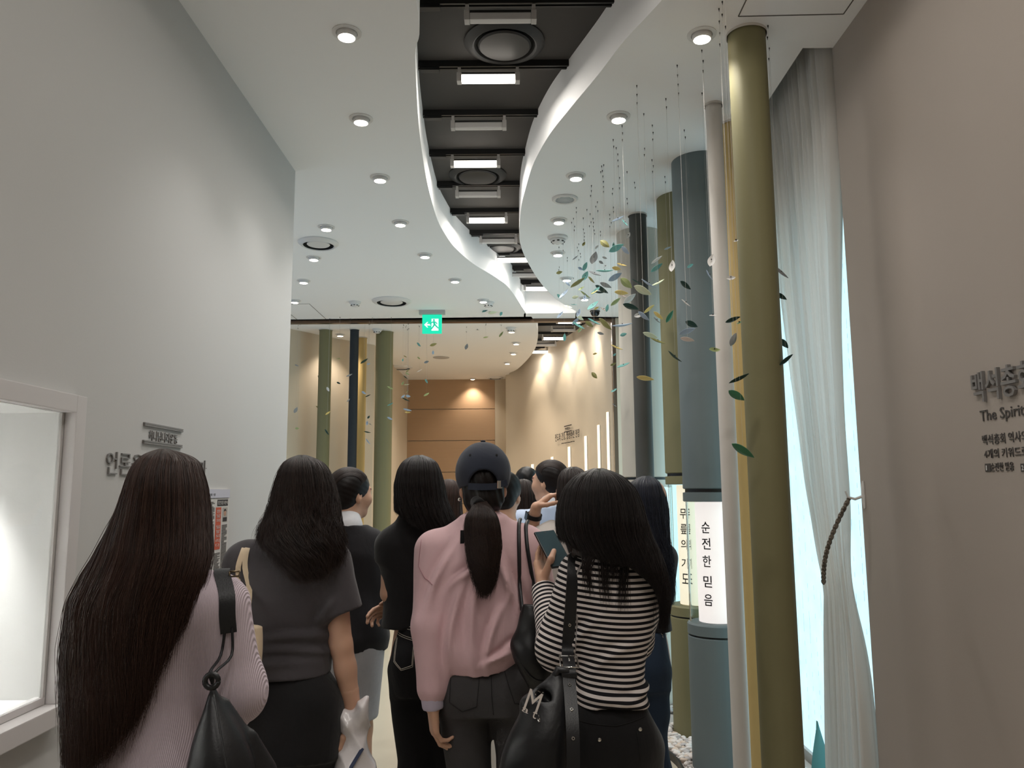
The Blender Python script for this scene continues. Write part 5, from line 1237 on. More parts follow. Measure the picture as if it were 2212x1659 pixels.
tp = p.garment('black_top', [torso(lambda z: .002 if z < 1.25 else .006, p.L(905, 1352)[2], 1.385, 0, .035)] + traps(p.shoulders, .042) + [ RC(p.shoulders['L'], p.L(844, 1213, -.005), .056, .052, .05, True), RC(p.shoulders['R'], p.L(972, 1213, -.005), .056, .052, .05, True), folds(.0035, 12)], M_blk, .008)
jn = pants(p, M_denimdk, lg, .062, .060, .072, 1.035, .03, LF(p.rows([(1500, 848, 962, -.012, .118), (1440, 846, 966, -.016, .122), (1400, 848, 963, -.012, .115), (1365, 853, 956, -.004, .104), (1340, 857, 950, 0, .098)]), .02), amp=.003); shoes(p, lg, M_shoe, M_sole)
yk = lambda x, y: p.L(x, y, -.12)
stitched(p, jn, jn, [[yk(858, 1345), yk(905, 1352), yk(950, 1350)], [yk(856, 1358), yk(905, 1366), yk(952, 1362)], [yk(853, 1371), yk(905, 1384), yk(955, 1376)], [yk(853, 1375), yk(905, 1388), yk(955, 1380)],
    [yk(852, 1380), yk(850, 1430), yk(868, 1446), yk(893, 1438), yk(896, 1384)], [yk(854.5, 1382), yk(852.5, 1428), yk(868, 1443), yk(891, 1435), yk(893.5, 1385)], [yk(915, 1384), yk(918, 1438), yk(940, 1446), yk(956, 1432), yk(955, 1382)]], .0011)
H4 = p.rows([(985, 897, 913, .02, .01), (989, 880, 930, .015, .05), (998, 867, 942, .008, .08), (1015, 857, 950, .0, .10), (1045, 850, 957, -.008, .108), (1080, 849, 963, -.015, .11), (1110, 850, 975, -.025, .108), (1140, 858, 988, -.035, .104), (1165, 875, 992, -.045, .098), (1185, 900, 990, -.05, .09)])
hair(p.root, [(1.624,) + tuple(H4[0][1:])] + H4[1:], MH_black, 6500, [(1.64, 2.5), (1.5, 2.2), (1.4, 1.9), (1.2, 1.6)], [(-1, H4[6][0] + .01), (-.5, H4[6][0] - .01), (-.1, H4[7][0] - .01), (.4, H4[8][0]), (1, H4[9][0])], .025, .004, 6, 26, .0006, 'hair', shell=.92, shell_end=.06, seed=4, clump=.4)

# ---------------------------------------------------------------- 5: pink sweatshirt, navy cap, ponytail
p = Person('woman in a dusty pink sweatshirt and navy cap with a long ponytail', 1043, 975, 2.75)
hd = Head((.0, .02, 1.503), .05, -.06); cx = p.L(1035, 1350)[0]
p.shoulders = {'c': (0, 0, 1.3), 'L': p.L(945, 1190), 'R': p.L(1140, 1186)}
eL, wL = p.L(934, 1352, -.06), p.L(934, 1522, -.085); eR = p.L(1168, 1330, .06)
arms = {'L': (eL, wL), 'R': (eR, p.L(1150, 1400, .24))}; hx5 = p.L(1062, 1500)[0]; lg = [((hx5 - .088, -.01, .82), (p.L(1014, 1600)[0], .02, .45), (p.L(1012, 1600)[0], 0, .08)), ((hx5 + .088, -.01, .82), (p.L(1122, 1600)[0], -.02, .45), (p.L(1120, 1600)[0], -.03, .08))]
p.body(hd, arms, lg, [(hand(wL, (.10, .12, -1), (1, .35, .1), -1, (.45, .5, .6, .75), .5), RC(v3(eL)*.3 + v3(wL)*.7, wL, .03, .026, .01))], .008, False)
T5 = p.rows([(1450, 962, 1118, -.01, .118), (1436, 950, 1130, -.012, .132), (1405, 938, 1142, -.01, .142), (1360, 928, 1150, -.004, .142), (1300, 922, 1156, .002, .138), (1240, 925, 1158, 0, .13), (1200, 938, 1150, -.006, .115), (1170, 960, 1128, -.014, .094), (1148, 988, 1098, -.02, .075), (1130, 1008, 1078, -.022, .062)])
M_pink = cloth('dusty_pink_jersey', '#d0adb0', .8, .04, 40, .08, 600)
cu = v3(eL)*.1 + v3(wL)*.9
sw = p.garment('sweatshirt', [LF(T5, .04)] + traps(p.shoulders, .052, 1.37) + [RC(p.shoulders['L'], eL, .074, .064, .022), RC(eL, v3(eL)*.22 + v3(wL)*.78, .063, .054, .02), RC(v3(eL)*.2 + v3(wL)*.8, v3(wL) + [0, 0, .012], .046, .038, .008, True), RC(p.shoulders['R'], eR, .074, .07, .06), RC(eR, arms['R'][1], .07, .05, .05, True),
    creases(.017, [(.10, .995, 28, .06, .011), (.06, .965, 16, .05, .010), (-.10, 1.05, 80, .14, .014), (-.03, 1.10, 84, .16, .016), (.03, 1.03, 74, .09, .012), (-.15, 1.2, 68, .1, .014), (.12, 1.12, -72, .1, .014), (.08, 1.2, -80, .08, .014), (-.05, 1.22, 30, .06, .012)]), folds(.006, 21, .7, .8)], M_pink, .0065)
stitched(p, sw, sw, [[p.L(912, 1165, -.02), p.L(905, 1222, -.05), p.L(918, 1250, -.09), p.L(935, 1262, -.1)]], .0014, mat('pink_seam', '#a97c82', .8), 'shoulder_seam')
p.garment('collar', [RC((0, -.036, 1.352), (0, -.03, 1.40), .070, .062, .01, True), SUB(RC((0, -.03, 1.38), (0, -.028, 1.44), .055, .055, .01), .004), folds(.002, 5)], M_pink, .005, None, sw)
p.garment('inner_cuff', [RC(v3(wL) + [0, 0, .02], v3(wL) + [.002, .003, -.012], .037, .034, .01, True)], cloth('pale_lilac_cotton', '#bdb3c4'), .005)
jn = pants(p, M_denimblk, lg, .090, .064, .055, 1.02, .04, LF(p.rows([(1545, 957, 1170, -.012, .122), (1500, 957, 1168, -.016, .124), (1465, 962, 1158, -.012, .115), (1440, 968, 1135, -.004, .10), (1420, 985, 1120, 0, .085)]), .02), amp=.004, h=.008); shoes(p, lg, M_sole)
yk = lambda x, y: p.L(x, y, -.14); M_dst = mat('dark_stitching', '#121112', .8)
stitched(p, jn, jn, [[yk(972, 1452), yk(970, 1522), yk(998, 1540), yk(1030, 1527), yk(1036, 1456), yk(972, 1452)], [yk(1090, 1455), yk(1112, 1520), yk(1150, 1528)], [yk(1060, 1445), yk(1062, 1500), yk(1066, 1545)], [yk(974, 1458), yk(1034, 1462)]], .0016, M_dst)
# collar tag, earring
s_ = p.L(1003, 1160, -.105); tg_ = link('neck_label', mesh_of('neck_label', *[[(-.014, 0, -.022), (.014, 0, -.022), (.014, 0, .022), (-.014, 0, .022), (-.014, .002, -.022), (.014, .002, -.022), (.014, .002, .022), (-.014, .002, .022)], [(0, 1, 2, 3), (7, 6, 5, 4), (0, 4, 5, 1), (1, 5, 6, 2), (2, 6, 7, 3), (3, 7, 4, 0)]]), M_blk, p.root, snap(sw, [s_], .002)[0], (-.25, 0, 0)); tg_['label'] = 'black neck label'
bm = bmesh.new(); bmesh.ops.create_icosphere(bm, subdivisions=2, radius=.006, matrix=Matrix.Translation(Vector(hd.P((-.082, -.004, -.048))))); link('earring', bm_mesh('earring', bm, True), M_chrome, p.root)
# hair cap under the hat and ponytail
p.garment('hair', [EL(hd.P((0, -.016, .02)), (.079, .096, .080), hd.R, .02), EL(hd.P((0, -.05, -.05)), (.07, .06, .055), hd.R, .03), CUT(hd.P((0, .05, 0)), hd.R@v3((0, .9, -.3))), lambda X, Y, Z: .002*np.sin(240*X + 60*Z) + 0*Y], MH_soft, .005)
HT = []
for py, xl, xr, cy, ry in [(1082, 1022, 1050, -.09, .02), (1096, 1020, 1060, -.118, .028), (1115, 1008, 1072, -.14, .034), (1140, 1005, 1077, -.148, .036), (1175, 1010, 1078, -.15, .036), (1210, 1016, 1072, -.152, .034), (1240, 1026, 1068, -.155, .03), (1270, 1034, 1060, -.158, .024), (1300, 1036, 1048, -.16, .014)]: HT += p.rows([(py, xl, xr, cy, ry)])
hair(p.root, HT, MH_soft, 5200, [(1.7, 3.14), (.5, 3.14)], [(-1, HT[-3][0]), (-.3, HT[-1][0] + .01), (.2, HT[-1][0]), (1, HT[-2][0])], .07, .010, 7, 26, .00055, 'ponytail', shell=.7, shell_end=.3, seed=5, clump=.75, frizz=.008)
p.garment('hair_tie', [RC(p.L(1030, 1086, -.09), p.L(1036, 1092, -.112), .022, .022, .01, True)], M_blk, .004)
# navy cap
M_cap = cloth('navy_cotton_twill', '#262b38', .85, .05, 60, .1, 700)
g = .022
cp = [EL(hd.P((0, -.012, .044)), (.074 + g, .094 + g, .083 + g), hd.R, .02), CUT(hd.P((0, 0, -.012)), hd.R@v3((0, -.06, -1))), SUB(EL(hd.P((0, -.012, .036)), (.074 + g - .012, .094 + g - .012, .083 + g - .011), hd.R, .02), .004), SUB(RC(hd.P((0, -.02, -.002)), hd.P((0, -.2, -.002)), .046, .046, .01), .006)]
def seams(X, Y, Z):
    q = [X - hd.c[0], Y - hd.c[1], 0]; a = np.arctan2(X - hd.c[0], -(Y - hd.c[1])); return -.0012*np.exp(-(np.abs(np.mod(a + PI/6, PI/3) - PI/6)/.035)**2)*(Z > hd.c[2]) + 0*Z
capo = p.garment('cap', cp + [seams], M_cap, .0042)
bm = bmesh.new(); bmesh.ops.create_uvsphere(bm, u_segments=14, v_segments=8, radius=.009, matrix=Matrix.Translation(Vector(hd.P((0, -.012, .152)))) @ Matrix.Diagonal((1, 1, .5, 1))); link('cap_button', bm_mesh('cap_button', bm, True), M_cap, capo)
def onhead(a, z, r=1.0): 
    k = math.sqrt(max(0, 1 - ((z - .044)/.105)**2)); return Vector(hd.P((.097*k*math.sin(a)*r, -.012 - .117*k*math.cos(a)*r, z)))
strap('cap_strap', [onhead(-.62 + 1.24*i/14, -.006 - .006*math.cos((-.62 + 1.24*i/14)*1.8), 1.05) for i in range(15)], .022, .003, (0, 0, 1), M_cap, capo)
bk = onhead(.62, -.004, 1.04); link('cap_buckle', bm_mesh('cap_buckle', (lambda b: (add_box(b, (-.010, -.004, -.013), (.010, .002, .013), .002), b)[1])(bmesh.new())), M_chrome, capo, bk, (0, 0, .62))
strap('strap_end', [onhead(.62, -.004, 1.05), onhead(.75, .0, 1.1), onhead(.86, .004, 1.16)], .02, .003, (0, 0, 1), M_cap, capo)
bm = bmesh.new()
for a in (-.52, .52): add_lathe(bm, [(0, .0), (.0035, .0), (.0035, .0012), (0, .0012)], 10)
bm.free()
for a in (-.55, .55):
    q = onhead(a, .095, 1.005); n_ = (q - Vector(hd.P((0, -.012, .044)))).normalized(); o = lathe('eyelet', [(.0016, 0), (.0042, .0), (.0042, .0012), (.0016, .0014)], M_blk, capo, 10, q); o.rotation_euler = n_.to_track_quat('Z', 'Y').to_euler()
bv_ = [EL(hd.P((0, .105, .0)), (.075, .075, .012), hd.R, .01), CUT(hd.P((0, .09, 0)), hd.R@v3((0, -1, 0)))]
p.garment('cap_visor', bv_, M_cap, .005, None, capo)
P5, SW5, CX5 = p, sw, cx

# ---------------------------------------------------------------- 6: striped top, phone
p = Person('woman in a black and white striped top looking down at her phone', 1292, 1014, 2.3)
hd = Head((-.01, .05, 1.497), .10, -.42); cx = p.L(1330, 1400)[0]
p.shoulders = {'c': (cx*.6, 0, 1.3), 'L': p.L(1252, 1236), 'R': p.L(1392, 1245)}
eL, wL = p.L(1204, 1402, .0), p.L(1176, 1272, .17); eR = p.L(1370, 1385, .10)
arms = {'L': (eL, wL), 'R': (eR, p.L(1325, 1390, .27))}; hx6 = p.L(1316, 1560)[0]; lg = [tuple((q[0] + hx6, q[1], q[2]) for q in l) for l in std_legs(.075)]
T6 = p.rows([(1519, 1243, 1404, -.008, .124), (1480, 1244, 1400, 0, .116), (1440, 1243, 1398, .006, .108), (1400, 1240, 1408, .008, .11), (1350, 1238, 1424, .006, .116), (1300, 1236, 1432, .002, .118), (1250, 1236, 1430, -.006, .108), (1220, 1250, 1415, -.014, .09), (1200, 1275, 1392, -.02, .074), (1186, 1298, 1370, -.02, .062)])
pd, pn = Vector((-.1, .5, .85)).normalized(), Vector((.75, -.5, .25)); pn = (pn - pd*pn.dot(pd)).normalized()
PC6 = Vector(wL) + pd*.105 + pn*.026 + Vector((.016, -.016, .014))
PU6 = Vector((-.36, .62, .70)).normalized(); PF6 = Vector((.30, -.72, .62)); PF6 = (PF6 - PU6*PF6.dot(PU6)).normalized(); PR6 = PU6.cross(PF6); PC6 = PC6 + PF6*.013
tb = [Vector(wL) + pd*.03 + PF6*.012, PC6 - PR6*.034 - PU6*.050 + PF6*.014, PC6 - PR6*.010 - PU6*.020 + PF6*.0145]
hnd = hand(wL, pd, pn, 1, (.22, .22, .26, .3), .2)[:-3] + [RC(tb[0], tb[1], .0145, .011, .01), RC(tb[1], tb[2], .0108, .0082, .005)]
p.body(hd, arms, lg, [(hnd, RC(v3(eL)*.3 + v3(wL)*.7, wL, .031, .026, .01))], .009, False, 0, LF([(a, b, c, max(.03, d - .016), max(.03, e - .016)) for a, b, c, d, e in T6], .03))
def stripe_mat():
    m = mat('striped_jersey', '#ddd3ce', .85, spec=.3); nt = m.node_tree; b = nt.nodes['Principled BSDF']
    at = nt.nodes.new('ShaderNodeAttribute'); at.attribute_name = 'along'
    def M(op, a, bb):
        n = nt.nodes.new('ShaderNodeMath'); n.operation = op
        for i, v in enumerate((a, bb)):
            if isinstance(v, (int, float)): n.inputs[i].default_value = v
            else: nt.links.new(v, n.inputs[i])
        return n.outputs[0]
    fr = M('FRACT', M('MULTIPLY', at.outputs['Fac'], 1/.0160), 0.); g = M('GREATER_THAN', fr, .48)
    mx = nt.nodes.new('ShaderNodeMix'); mx.data_type = 'RGBA'; mx.inputs[6].default_value = lin('#ddd3ce'); mx.inputs[7].default_value = lin('#131117'); nt.links.new(g, mx.inputs[0]); nt.links.new(mx.outputs[2], b.inputs['Base Color']); return wrinkle(m)
sleeve = [RC(p.shoulders['L'], eL, .060, .058, .05), RC(eL, wL, .056, .040, .03, True), RC(p.shoulders['R'], eR, .060, .056, .05), RC(eR, arms['R'][1], .056, .042, .03, True)]
bodyl = LF(T6, .03)
def along6(X, Y, Z):
    pr = [bodyl] + sleeve; ds = np.stack([q.d(X, Y, Z) for q in pr]); al = np.stack([q.along(X, Y, Z) for q in pr]); al[0] = Z + .010*np.sin(9*X + 1) + .02*X; i = ds.argmin(0); return np.take_along_axis(al, i[None], 0)[0] + 2.
st = p.garment('striped_top', [bodyl] + traps(p.shoulders, .042, 1.345) + sleeve + [creases(.010, [(.02, 1.10, 30, .08, .014), (.12, 1.0, 14, .08, .012), (.02, .98, -8, .12, .012), (-.06, 1.16, 50, .06, .012)]), folds(.0045, 14)], stripe_mat(), .0048, {'along': along6})
bt = pants(p, M_blk, lg, .080, .064, .064, 1.03, .04, LF(p.rows([(1640, 1222, 1409, -.012, .122), (1590, 1222, 1408, -.016, .124), (1540, 1230, 1404, -.012, .116), (1505, 1248, 1394, -.004, .10), (1480, 1262, 1380, 0, .08)]), .02)); shoes(p, lg, M_shoe)
for x, y in ((1294, 1595), (1384, 1577)):
    q = snap(bt, [p.L(x, y, -.13)], .001)[0]; o = lathe('rivet', [(.0055, 0), (.005, .002), (.002, .003), (0, .003)], M_chrome, bt, 12, q); o.rotation_euler = (PI/2, 0, 0)
stitched(p, bt, bt, [[p.L(1250, 1560, -.12), p.L(1330, 1566, -.12), p.L(1400, 1552, -.12)], [p.L(1376, 1580, -.13), p.L(1382, 1640, -.12)]], .0012, M_dst)
H6 = p.rows([(1014, 1283, 1302, .03, .01), (1018, 1262, 1325, .022, .06), (1030, 1240, 1350, .015, .09), (1055, 1220, 1376, .008, .112), (1090, 1208, 1392, 0, .12), (1125, 1204, 1402, -.01, .122), (1160, 1206, 1412, -.02, .115), (1195, 1222, 1428, -.035, .108), (1230, 1250, 1440, -.05, .102), (1270, 1290, 1447, -.055, .10), (1310, 1335, 1447, -.055, .10), (1350, 1375, 1442, -.055, .098), (1380, 1395, 1438, -.055, .095)])
hair(p.root, [(1.624,) + tuple(H6[0][1:])] + H6[1:], MH_black, 9500, [(1.64, 2.5), (1.5, 2.2), (1.4, 1.9), (1.25, 1.5), (1.1, 1.2)], [(-1, H6[6][0]), (-.6, H6[7][0] + .01), (-.3, H6[7][0] - .02), (.1, H6[8][0]), (.45, H6[9][0] - .02), (.8, H6[11][0]), (1, H6[12][0])], .035, .004, 6, 30, .00055, 'hair', shell=.92, shell_end=.05, seed=6, clump=.45, frizz=.006)
# a few loose locks over the back
for k, (xa, ya, xb, yb) in enumerate([(1262, 1175, 1275, 1300), (1300, 1175, 1312, 1325), (1325, 1180, 1322, 1270), (1350, 1190, 1348, 1335), (1285, 1180, 1262, 1255)]):
    R_ = [(ya, xa - 9, xa + 9, -.105, .008), ((ya*2 + yb)/3, (xa*2 + xb)/3 - 7, (xa*2 + xb)/3 + 7, -.122, .006), ((ya + yb*2)/3, (xa + xb*2)/3 - 5, (xa + xb*2)/3 + 5, -.128, .005), (yb, xb - 2, xb + 2, -.125, .003)]
    hair(p.root, p.rows(R_), MH_black, 60, [(2, 3.1), (.5, 3.1)], None, .14, .002, 4, 14, .0006, 'hair_lock', shell=None, seed=30 + k, clump=.3, frizz=.012)
P6, ST6, CX6, HND6 = p, st, cx, (eL, wL)

# ---------------------------------------------------------------- 7: wavy blue-black hair, jeans
p = Person('woman with wavy blue-black hair, dark top and blue jeans beside the olive display column', 1396, 1030, 3.2)
hd = Head((.0, .03, 1.50), .55, -.1); cx = p.L(1405, 1400)[0]
p.shoulders = {'c': (0, 0, 1.3), 'L': (-.15, 0, 1.29), 'R': (.062, 0.01, 1.29)}
arms = {'L': ((-.17, .05, 1.04), (-.1, .2, 1.22)), 'R': ((.05, .10, 1.07), (.0, .26, 1.07))}; lg = [((cx - .055, .04, .82), (cx - .055, .05, .45), (cx - .055, .03, .08)), ((cx - .005, -.04, .82), (cx + .0, -.03, .45), (cx - .002, -.05, .08))]
p.body(hd, arms, lg, [], .0055, True, 0, LF([(r[0], r[1] - .02, r[2], r[3]*.6, r[4]*.85) for r in TORSO], .03), .75)
p.garment('dark_top', [LF([(r[0], r[1] - .02, r[2], r[3]*.8, r[4] + .01) for r in TORSO if r[0] > .95], .035), RC(p.shoulders['L'], arms['L'][0], .058, .05, .05), RC(*arms['L'], .05, .04, .03, True), RC(p.shoulders['R'], arms['R'][0], .058, .05, .05), RC(*arms['R'], .05, .04, .03, True), folds(.004, 6)], cloth('dark_navy_knit', '#14161d'), .009)
jn = pants(p, M_denimbl, lg, .070, .056, .058, 1.03, .03, LF([(r[0], cx - .025, r[2], r[3]*.62, r[4] + .02) for r in TORSO if r[0] < 1.05], .02), amp=.006, seed=9); shoes(p, lg, M_shoe)
yk = lambda x, y: p.L(x, y, -.11)
stitched(p, jn, jn, [[yk(1432, 1340), yk(1449, 1336)], [yk(1440, 1338), yk(1445, 1372), yk(1450, 1375)]], .001)
H7 = p.rows([(1030, 1389, 1404, .02, .01), (1034, 1374, 1418, .015, .05), (1046, 1360, 1431, .008, .085), (1070, 1352, 1441, .0, .10), (1100, 1352, 1446, -.006, .106), (1135, 1358, 1447, -.018, .104), (1170, 1364, 1448, -.035, .10), (1210, 1370, 1453, -.05, .098), (1250, 1376, 1456, -.055, .096), (1290, 1386, 1454, -.058, .09), (1315, 1398, 1450, -.06, .08)])
hair(p.root, [(1.624,) + tuple(H7[0][1:])] + H7[1:], MH_blue, 5500, [(1.64, 2.5), (1.5, 2.0), (1.4, 1.8), (1.1, 1.6)], [(-1, H7[-2][0]), (0, H7[-1][0] + .02), (1, H7[-1][0])], .03, .014, 7, 34, .0006, 'hair', shell=.9, shell_end=.08, seed=7, clump=.7, frizz=.008)

# ---------------------------------------------------------------- 8: pale blue shirt, bun, facing left
p = Person('woman with a sleek dark bun and pale blue shirt, face turned left', 1186, 997, 4.6)
hd = Head((.0, .02, 1.503), 1.0, .0); p.shoulders = {'c': (0, 0, 1.3), 'L': (-.16, 0, 1.29), 'R': (.16, 0, 1.29)}
arms = {'L': ((-.2, .03, 1.03), (-.12, .2, .98)), 'R': ((.2, .03, 1.03), (.12, .2, .98))}; lg = std_legs(); p.body(hd, arms, lg, [], .0055, True)
M_blue = cloth('pale_blue_shirt_cotton', '#b4c2d8', .8, .03, 30, .06, 400)
shp = [torso(.024, .84, 1.37, 0, .04)] + [x for sd in 'LR' for x in (RC(p.shoulders[sd], arms[sd][0], .066, .06, .05), RC(*arms[sd], .06, .045, .03, True))]
sh8 = p.garment('shirt', shp + [folds(.007, 31)], M_blue, .009)
p.garment('shirt_collar', [RC((0, -.03, 1.35), hd.P((0, -.026, -.09)), .066, .064, .01, True), folds(.002, 3)], cloth('white_shirt_cotton', '#d9d9dd'), .006)
stitched(p, sh8, sh8, [[(-.13, -.1, 1.245), (0, -.12, 1.24), (.13, -.1, 1.245)]], .0015, mat('blue_seam', '#8d9cb5', .8), 'yoke_seam')
pants(p, M_blk, lg); shoes(p, lg, M_shoe); sleek(p, hd, MH_soft, True, (0, .035, .03))

# ---------------------------------------------------------------- 9: white T-shirt, raised hand with black watch
p = Person('woman in an off-white T-shirt raising a hand with a black watch to her hair', 1238, 1010, 3.55)
hd = Head((.0, .02, 1.503), .1, -.1); p.shoulders = {'c': (0, 0, 1.3), 'L': p.L(1188, 1158), 'R': (.16, 0, 1.29)}
eL, wL = p.L(1143, 1180, .10), p.L(1158, 1096, .02)
arms = {'L': (eL, wL), 'R': ((.2, .03, 1.03), (.12, .2, .98))}; lg = std_legs()
p.body(hd, arms, lg, [(hand(wL, (.80, -.05, .62), (.45, .1, -.85), -1, (.55, .75, .95, 1.1), .3, .95), RC(v3(eL)*.35 + v3(wL)*.65, wL, .030, .024, .01))], .009, False)
tt = p.garment('t_shirt', [torso(.020, .86, 1.37, 0, .04), RC(p.shoulders['L'], v3(p.shoulders['L'])*.6 + v3(eL)*.4, .062, .062, .05, True), RC(p.shoulders['R'], arms['R'][0], .06, .06, .05, True), folds(.007, 41)], cloth('off_white_jersey', '#c8c1bb'), .008)
pants(p, M_denimbl, lg); shoes(p, lg, M_sole)
H9 = p.rows([(1010, 1231, 1245, .02, .01), (1015, 1215, 1260, .012, .06), (1030, 1207, 1270, .004, .09), (1060, 1204, 1275, -.004, .105), (1100, 1205, 1277, -.015, .108), (1140, 1208, 1279, -.03, .10), (1180, 1218, 1278, -.045, .095), (1210, 1228, 1272, -.05, .09)])
hair(p.root, [(1.624,) + tuple(H9[0][1:])] + H9[1:], MH_soft, 3200, [(1.64, 2.5), (1.5, 2.0), (1.2, 1.5)], None, .03, .004, 6, 22, .0007, 'hair', shell=.92, seed=9)
q = v3(eL)*.22 + v3(wL)*.78; dd = Vector(v3(wL) - v3(eL)).normalized()
wt = thing('wristwatch', 'black watch with a black band on the raised wrist', 'watch', p.W(q)); wt.rotation_euler = dd.to_track_quat('Z', 'Y').to_euler()
lathe('band', [(.030, -.010), (.0335, -.010), (.0335, .010), (.030, .010), (.030, -.010)], M_blk, wt, 28); bm = bmesh.new(); add_box(bm, (-.034, -.016, -.019), (-.042 - .0, .016, .019), .003); link('case', bm_mesh('case', bm), mat('watch_glass', '#0c0c0f', .1), wt)
P9, TT9 = p, tt

# ---------------------------------------------------------------- the people further down the room
def simple(label, px, py, D, topm, botm, yaw=0., hm=MH_soft, long_py=None, w=None, hands=False):
    p = Person(label, px, py, D); hd = Head((.0, .02, 1.503), yaw, 0)
    p.shoulders = {'c': (0, 0, 1.3), 'L': (-.16, 0, 1.29), 'R': (.16, 0, 1.29)}
    arms = {'L': ((-.2, .02, 1.03), (-.19, .1, .80)), 'R': ((.2, .02, 1.03), (.19, .1, .80))}; lg = std_legs(); 
    p.body(hd, arms, lg, [(hand(arms[s][1], (0, .15, -1), (1 if s == 'L' else -1, 0, 0), -1 if s == 'L' else 1, (.5, .5, .6, .6)), RC(arms[s][0], arms[s][1], .03, .025, .01)) for s in 'LR'], .008, True)
    tp = p.garment('shirt', [torso(.02, .86, 1.37, 0, .04)] + [x for sd in 'LR' for x in (RC(p.shoulders[sd], arms[sd][0], .062, .056, .05), RC(*arms[sd], .055, .042, .03, True))] + [folds(.006, int(px))], topm, .010)
    pants(p, botm, lg); shoes(p, lg, M_sole)
    if long_py:
        z = p.L(px, long_py)[2]; W_ = w or .095
        hair(p.root, [(1.624, 0, .02, .008, .01), (1.615, 0, .015, .045, .05), (1.585, 0, .01, .072, .085), (1.53, 0, .0, .088, .105), (1.46, 0, -.008, W_, .11), (1.38, 0, -.025, W_ + .008, .105), (1.28, 0, -.05, W_ + .01, .095), (min(1.2, z + .06), 0, -.055, W_, .09), (z, 0, -.055, W_*.75, .085)], hm, 2600, [(1.64, 2.4), (1.5, 2.0), (1.2, 1.5)], None, .03, .004, 6, 20, .0008, 'hair', shell=.92, seed=int(px))
    else:
        def tuft(X, Y, Z): return .0009*np.sin(130*X + 40*Z)*np.sin(110*Y + 55*Z)
        p.garment('hair', [EL(hd.P((0, -.016, .042)), (.088, .106, .094), hd.R, .02), EL(hd.P((0, -.06, -.02)), (.066, .05, .06), hd.R, .03), CUT(hd.P((0, .045, .02)), hd.R@v3((0, .8, -.6))), tuft], hm, .005)
    return p, hd, tp, arms
simple('woman with long dark hair seen between the navy cap and the blue-shirted woman', 1130, 1036, 5.1, cloth('charcoal_cotton', '#2c2a2d'), M_blk, 0, MH_soft, 1235, .10)
simple('person with short black hair, farthest in the crowd', 1137, 1013, 6.1, M_blk2, M_blk, .1, MH_black)
pL_, hdL, tpL, _ = simple('person in a pale blue shirt with a lanyard, mostly hidden behind the navy cap', 1092, 1024, 4.2, M_blue, mat('white_trousers', '#cfc9c2', .9), -.25, MH_black)
lz = [(-.075, -.045, 1.36), (-.05, -.08, 1.352), (0, -.092, 1.35), (.05, -.08, 1.352), (.075, -.045, 1.36), (.085, .02, 1.335), (.06, .10, 1.25), (.0, .135, 1.08), (-.06, .10, 1.25), (-.085, .02, 1.335), (-.075, -.045, 1.36)]
ld = thing('lanyard', 'dark lanyard round the neck of the person in the pale blue shirt', 'lanyard', pL_.W((0, 0, 1.3))); o = strap('band', [pL_.W(q) - ld.location for q in lz], .012, .0025, (0, .2, 1), mat('lanyard_band', '#23252c', .7), ld); box('card', (-.03, .135, -.34), (.03, .138, -.24), M_white, ld)
simple('woman with brown hair and a white top, mostly hidden behind the black-dressed woman', 968, 1036, 4.95, cloth('white_shirt_cotton', '#d9d9dd'), M_denimdk, 0, MH_brown, 1110, .085)
# ================================================================ bags, phones and straps the people carry
M_cream = cloth('cream_canvas', '#d8c3a6', .85, .04, 60, .12, 500)
def bag(name, label, P, rows, m, dy, extra=(), fold=.006, seed=1, h=.007, part='body', cat='bag'):
    R = P.rows(rows); c = R[len(R)//2]; loc = P.W((c[1], c[2], min(r[0] for r in R)))
    t = thing(name, label, cat, loc); t.scale = (P.s,)*3
    off = v3([(loc.x - P.X)/P.s, (loc.y - P.D)/P.s, loc.z/P.s])
    def here(o): o.parent = t; o.matrix_parent_inverse = Matrix.Translation(-Vector(off)); return o
    o = here(link(part, sdf_mesh(part, [([LF(R, .03, 2.)] + list(extra) + ([folds(fold, seed, 1.4, 1.2)] if fold else []), None, None, h)]), m)); return t, here, o
# -- black leather shoulder bag of the nearest woman
p1 = [q for q in COL.objects if q.name == 'person'][0]
class PV(Person):
    def __init__(s, root): s.root, s.D, s.X, s.s = root, root.location.y, root.location.x, root.scale[0]
A = PV(p1)
t, here, o = bag('shoulder_bag', 'black leather slouchy shoulder bag of the long-haired woman in the lavender knit', A,
    [(1760, 372, 560, -.17, .055), (1659, 390, 548, -.17, .055), (1600, 404, 528, -.165, .048), (1560, 418, 506, -.16, .038), (1520, 433, 482, -.155, .026), (1490, 444, 470, -.15, .016), (1472, 452, 466, -.15, .010)], M_leather, -.16,
    [RC(A.L(486, 1520, -.13), A.L(560, 1672, -.10), .012, .032, .02), RC(A.L(545, 1590, -.115), A.L(572, 1690, -.10), .008, .016, .02), SUB(RC(A.L(500, 1560, -.21), A.L(512, 1720, -.235), .006, .010, .01), .012)], .006, 5)
def on(P, o, pts, out=.004): return [Vector(q) for q in snap(o, pts, out)]
sp = [(478, 1266, .03), (479, 1262, .0), (479, 1260, -.03), (474, 1290, -.1), (469, 1335, -.12), (466, 1381, -.13)]
pts = [A.L(*q) for q in sp]
CACHE.clear(); pts = [Vector(q) for q in snap(kn1, pts[:3], .004, (0, 0, 1))] + on(A, kn1, pts[3:], .006)
here(strap('strap', catmull(pts, 4), .030, .005, (1, .25, 0), M_leather))
e = pts[-1]
for dx in (-.006, .007): here(tube('cord', catmull([e + Vector((dx, -.002, .01)), e + Vector((dx*1.6, -.012, -.04)), Vector(A.L(459 + dx*900, 1452, -.15)), Vector(A.L(459, 1478, -.155))], 4), .0028, M_leather))
bm = bmesh.new()
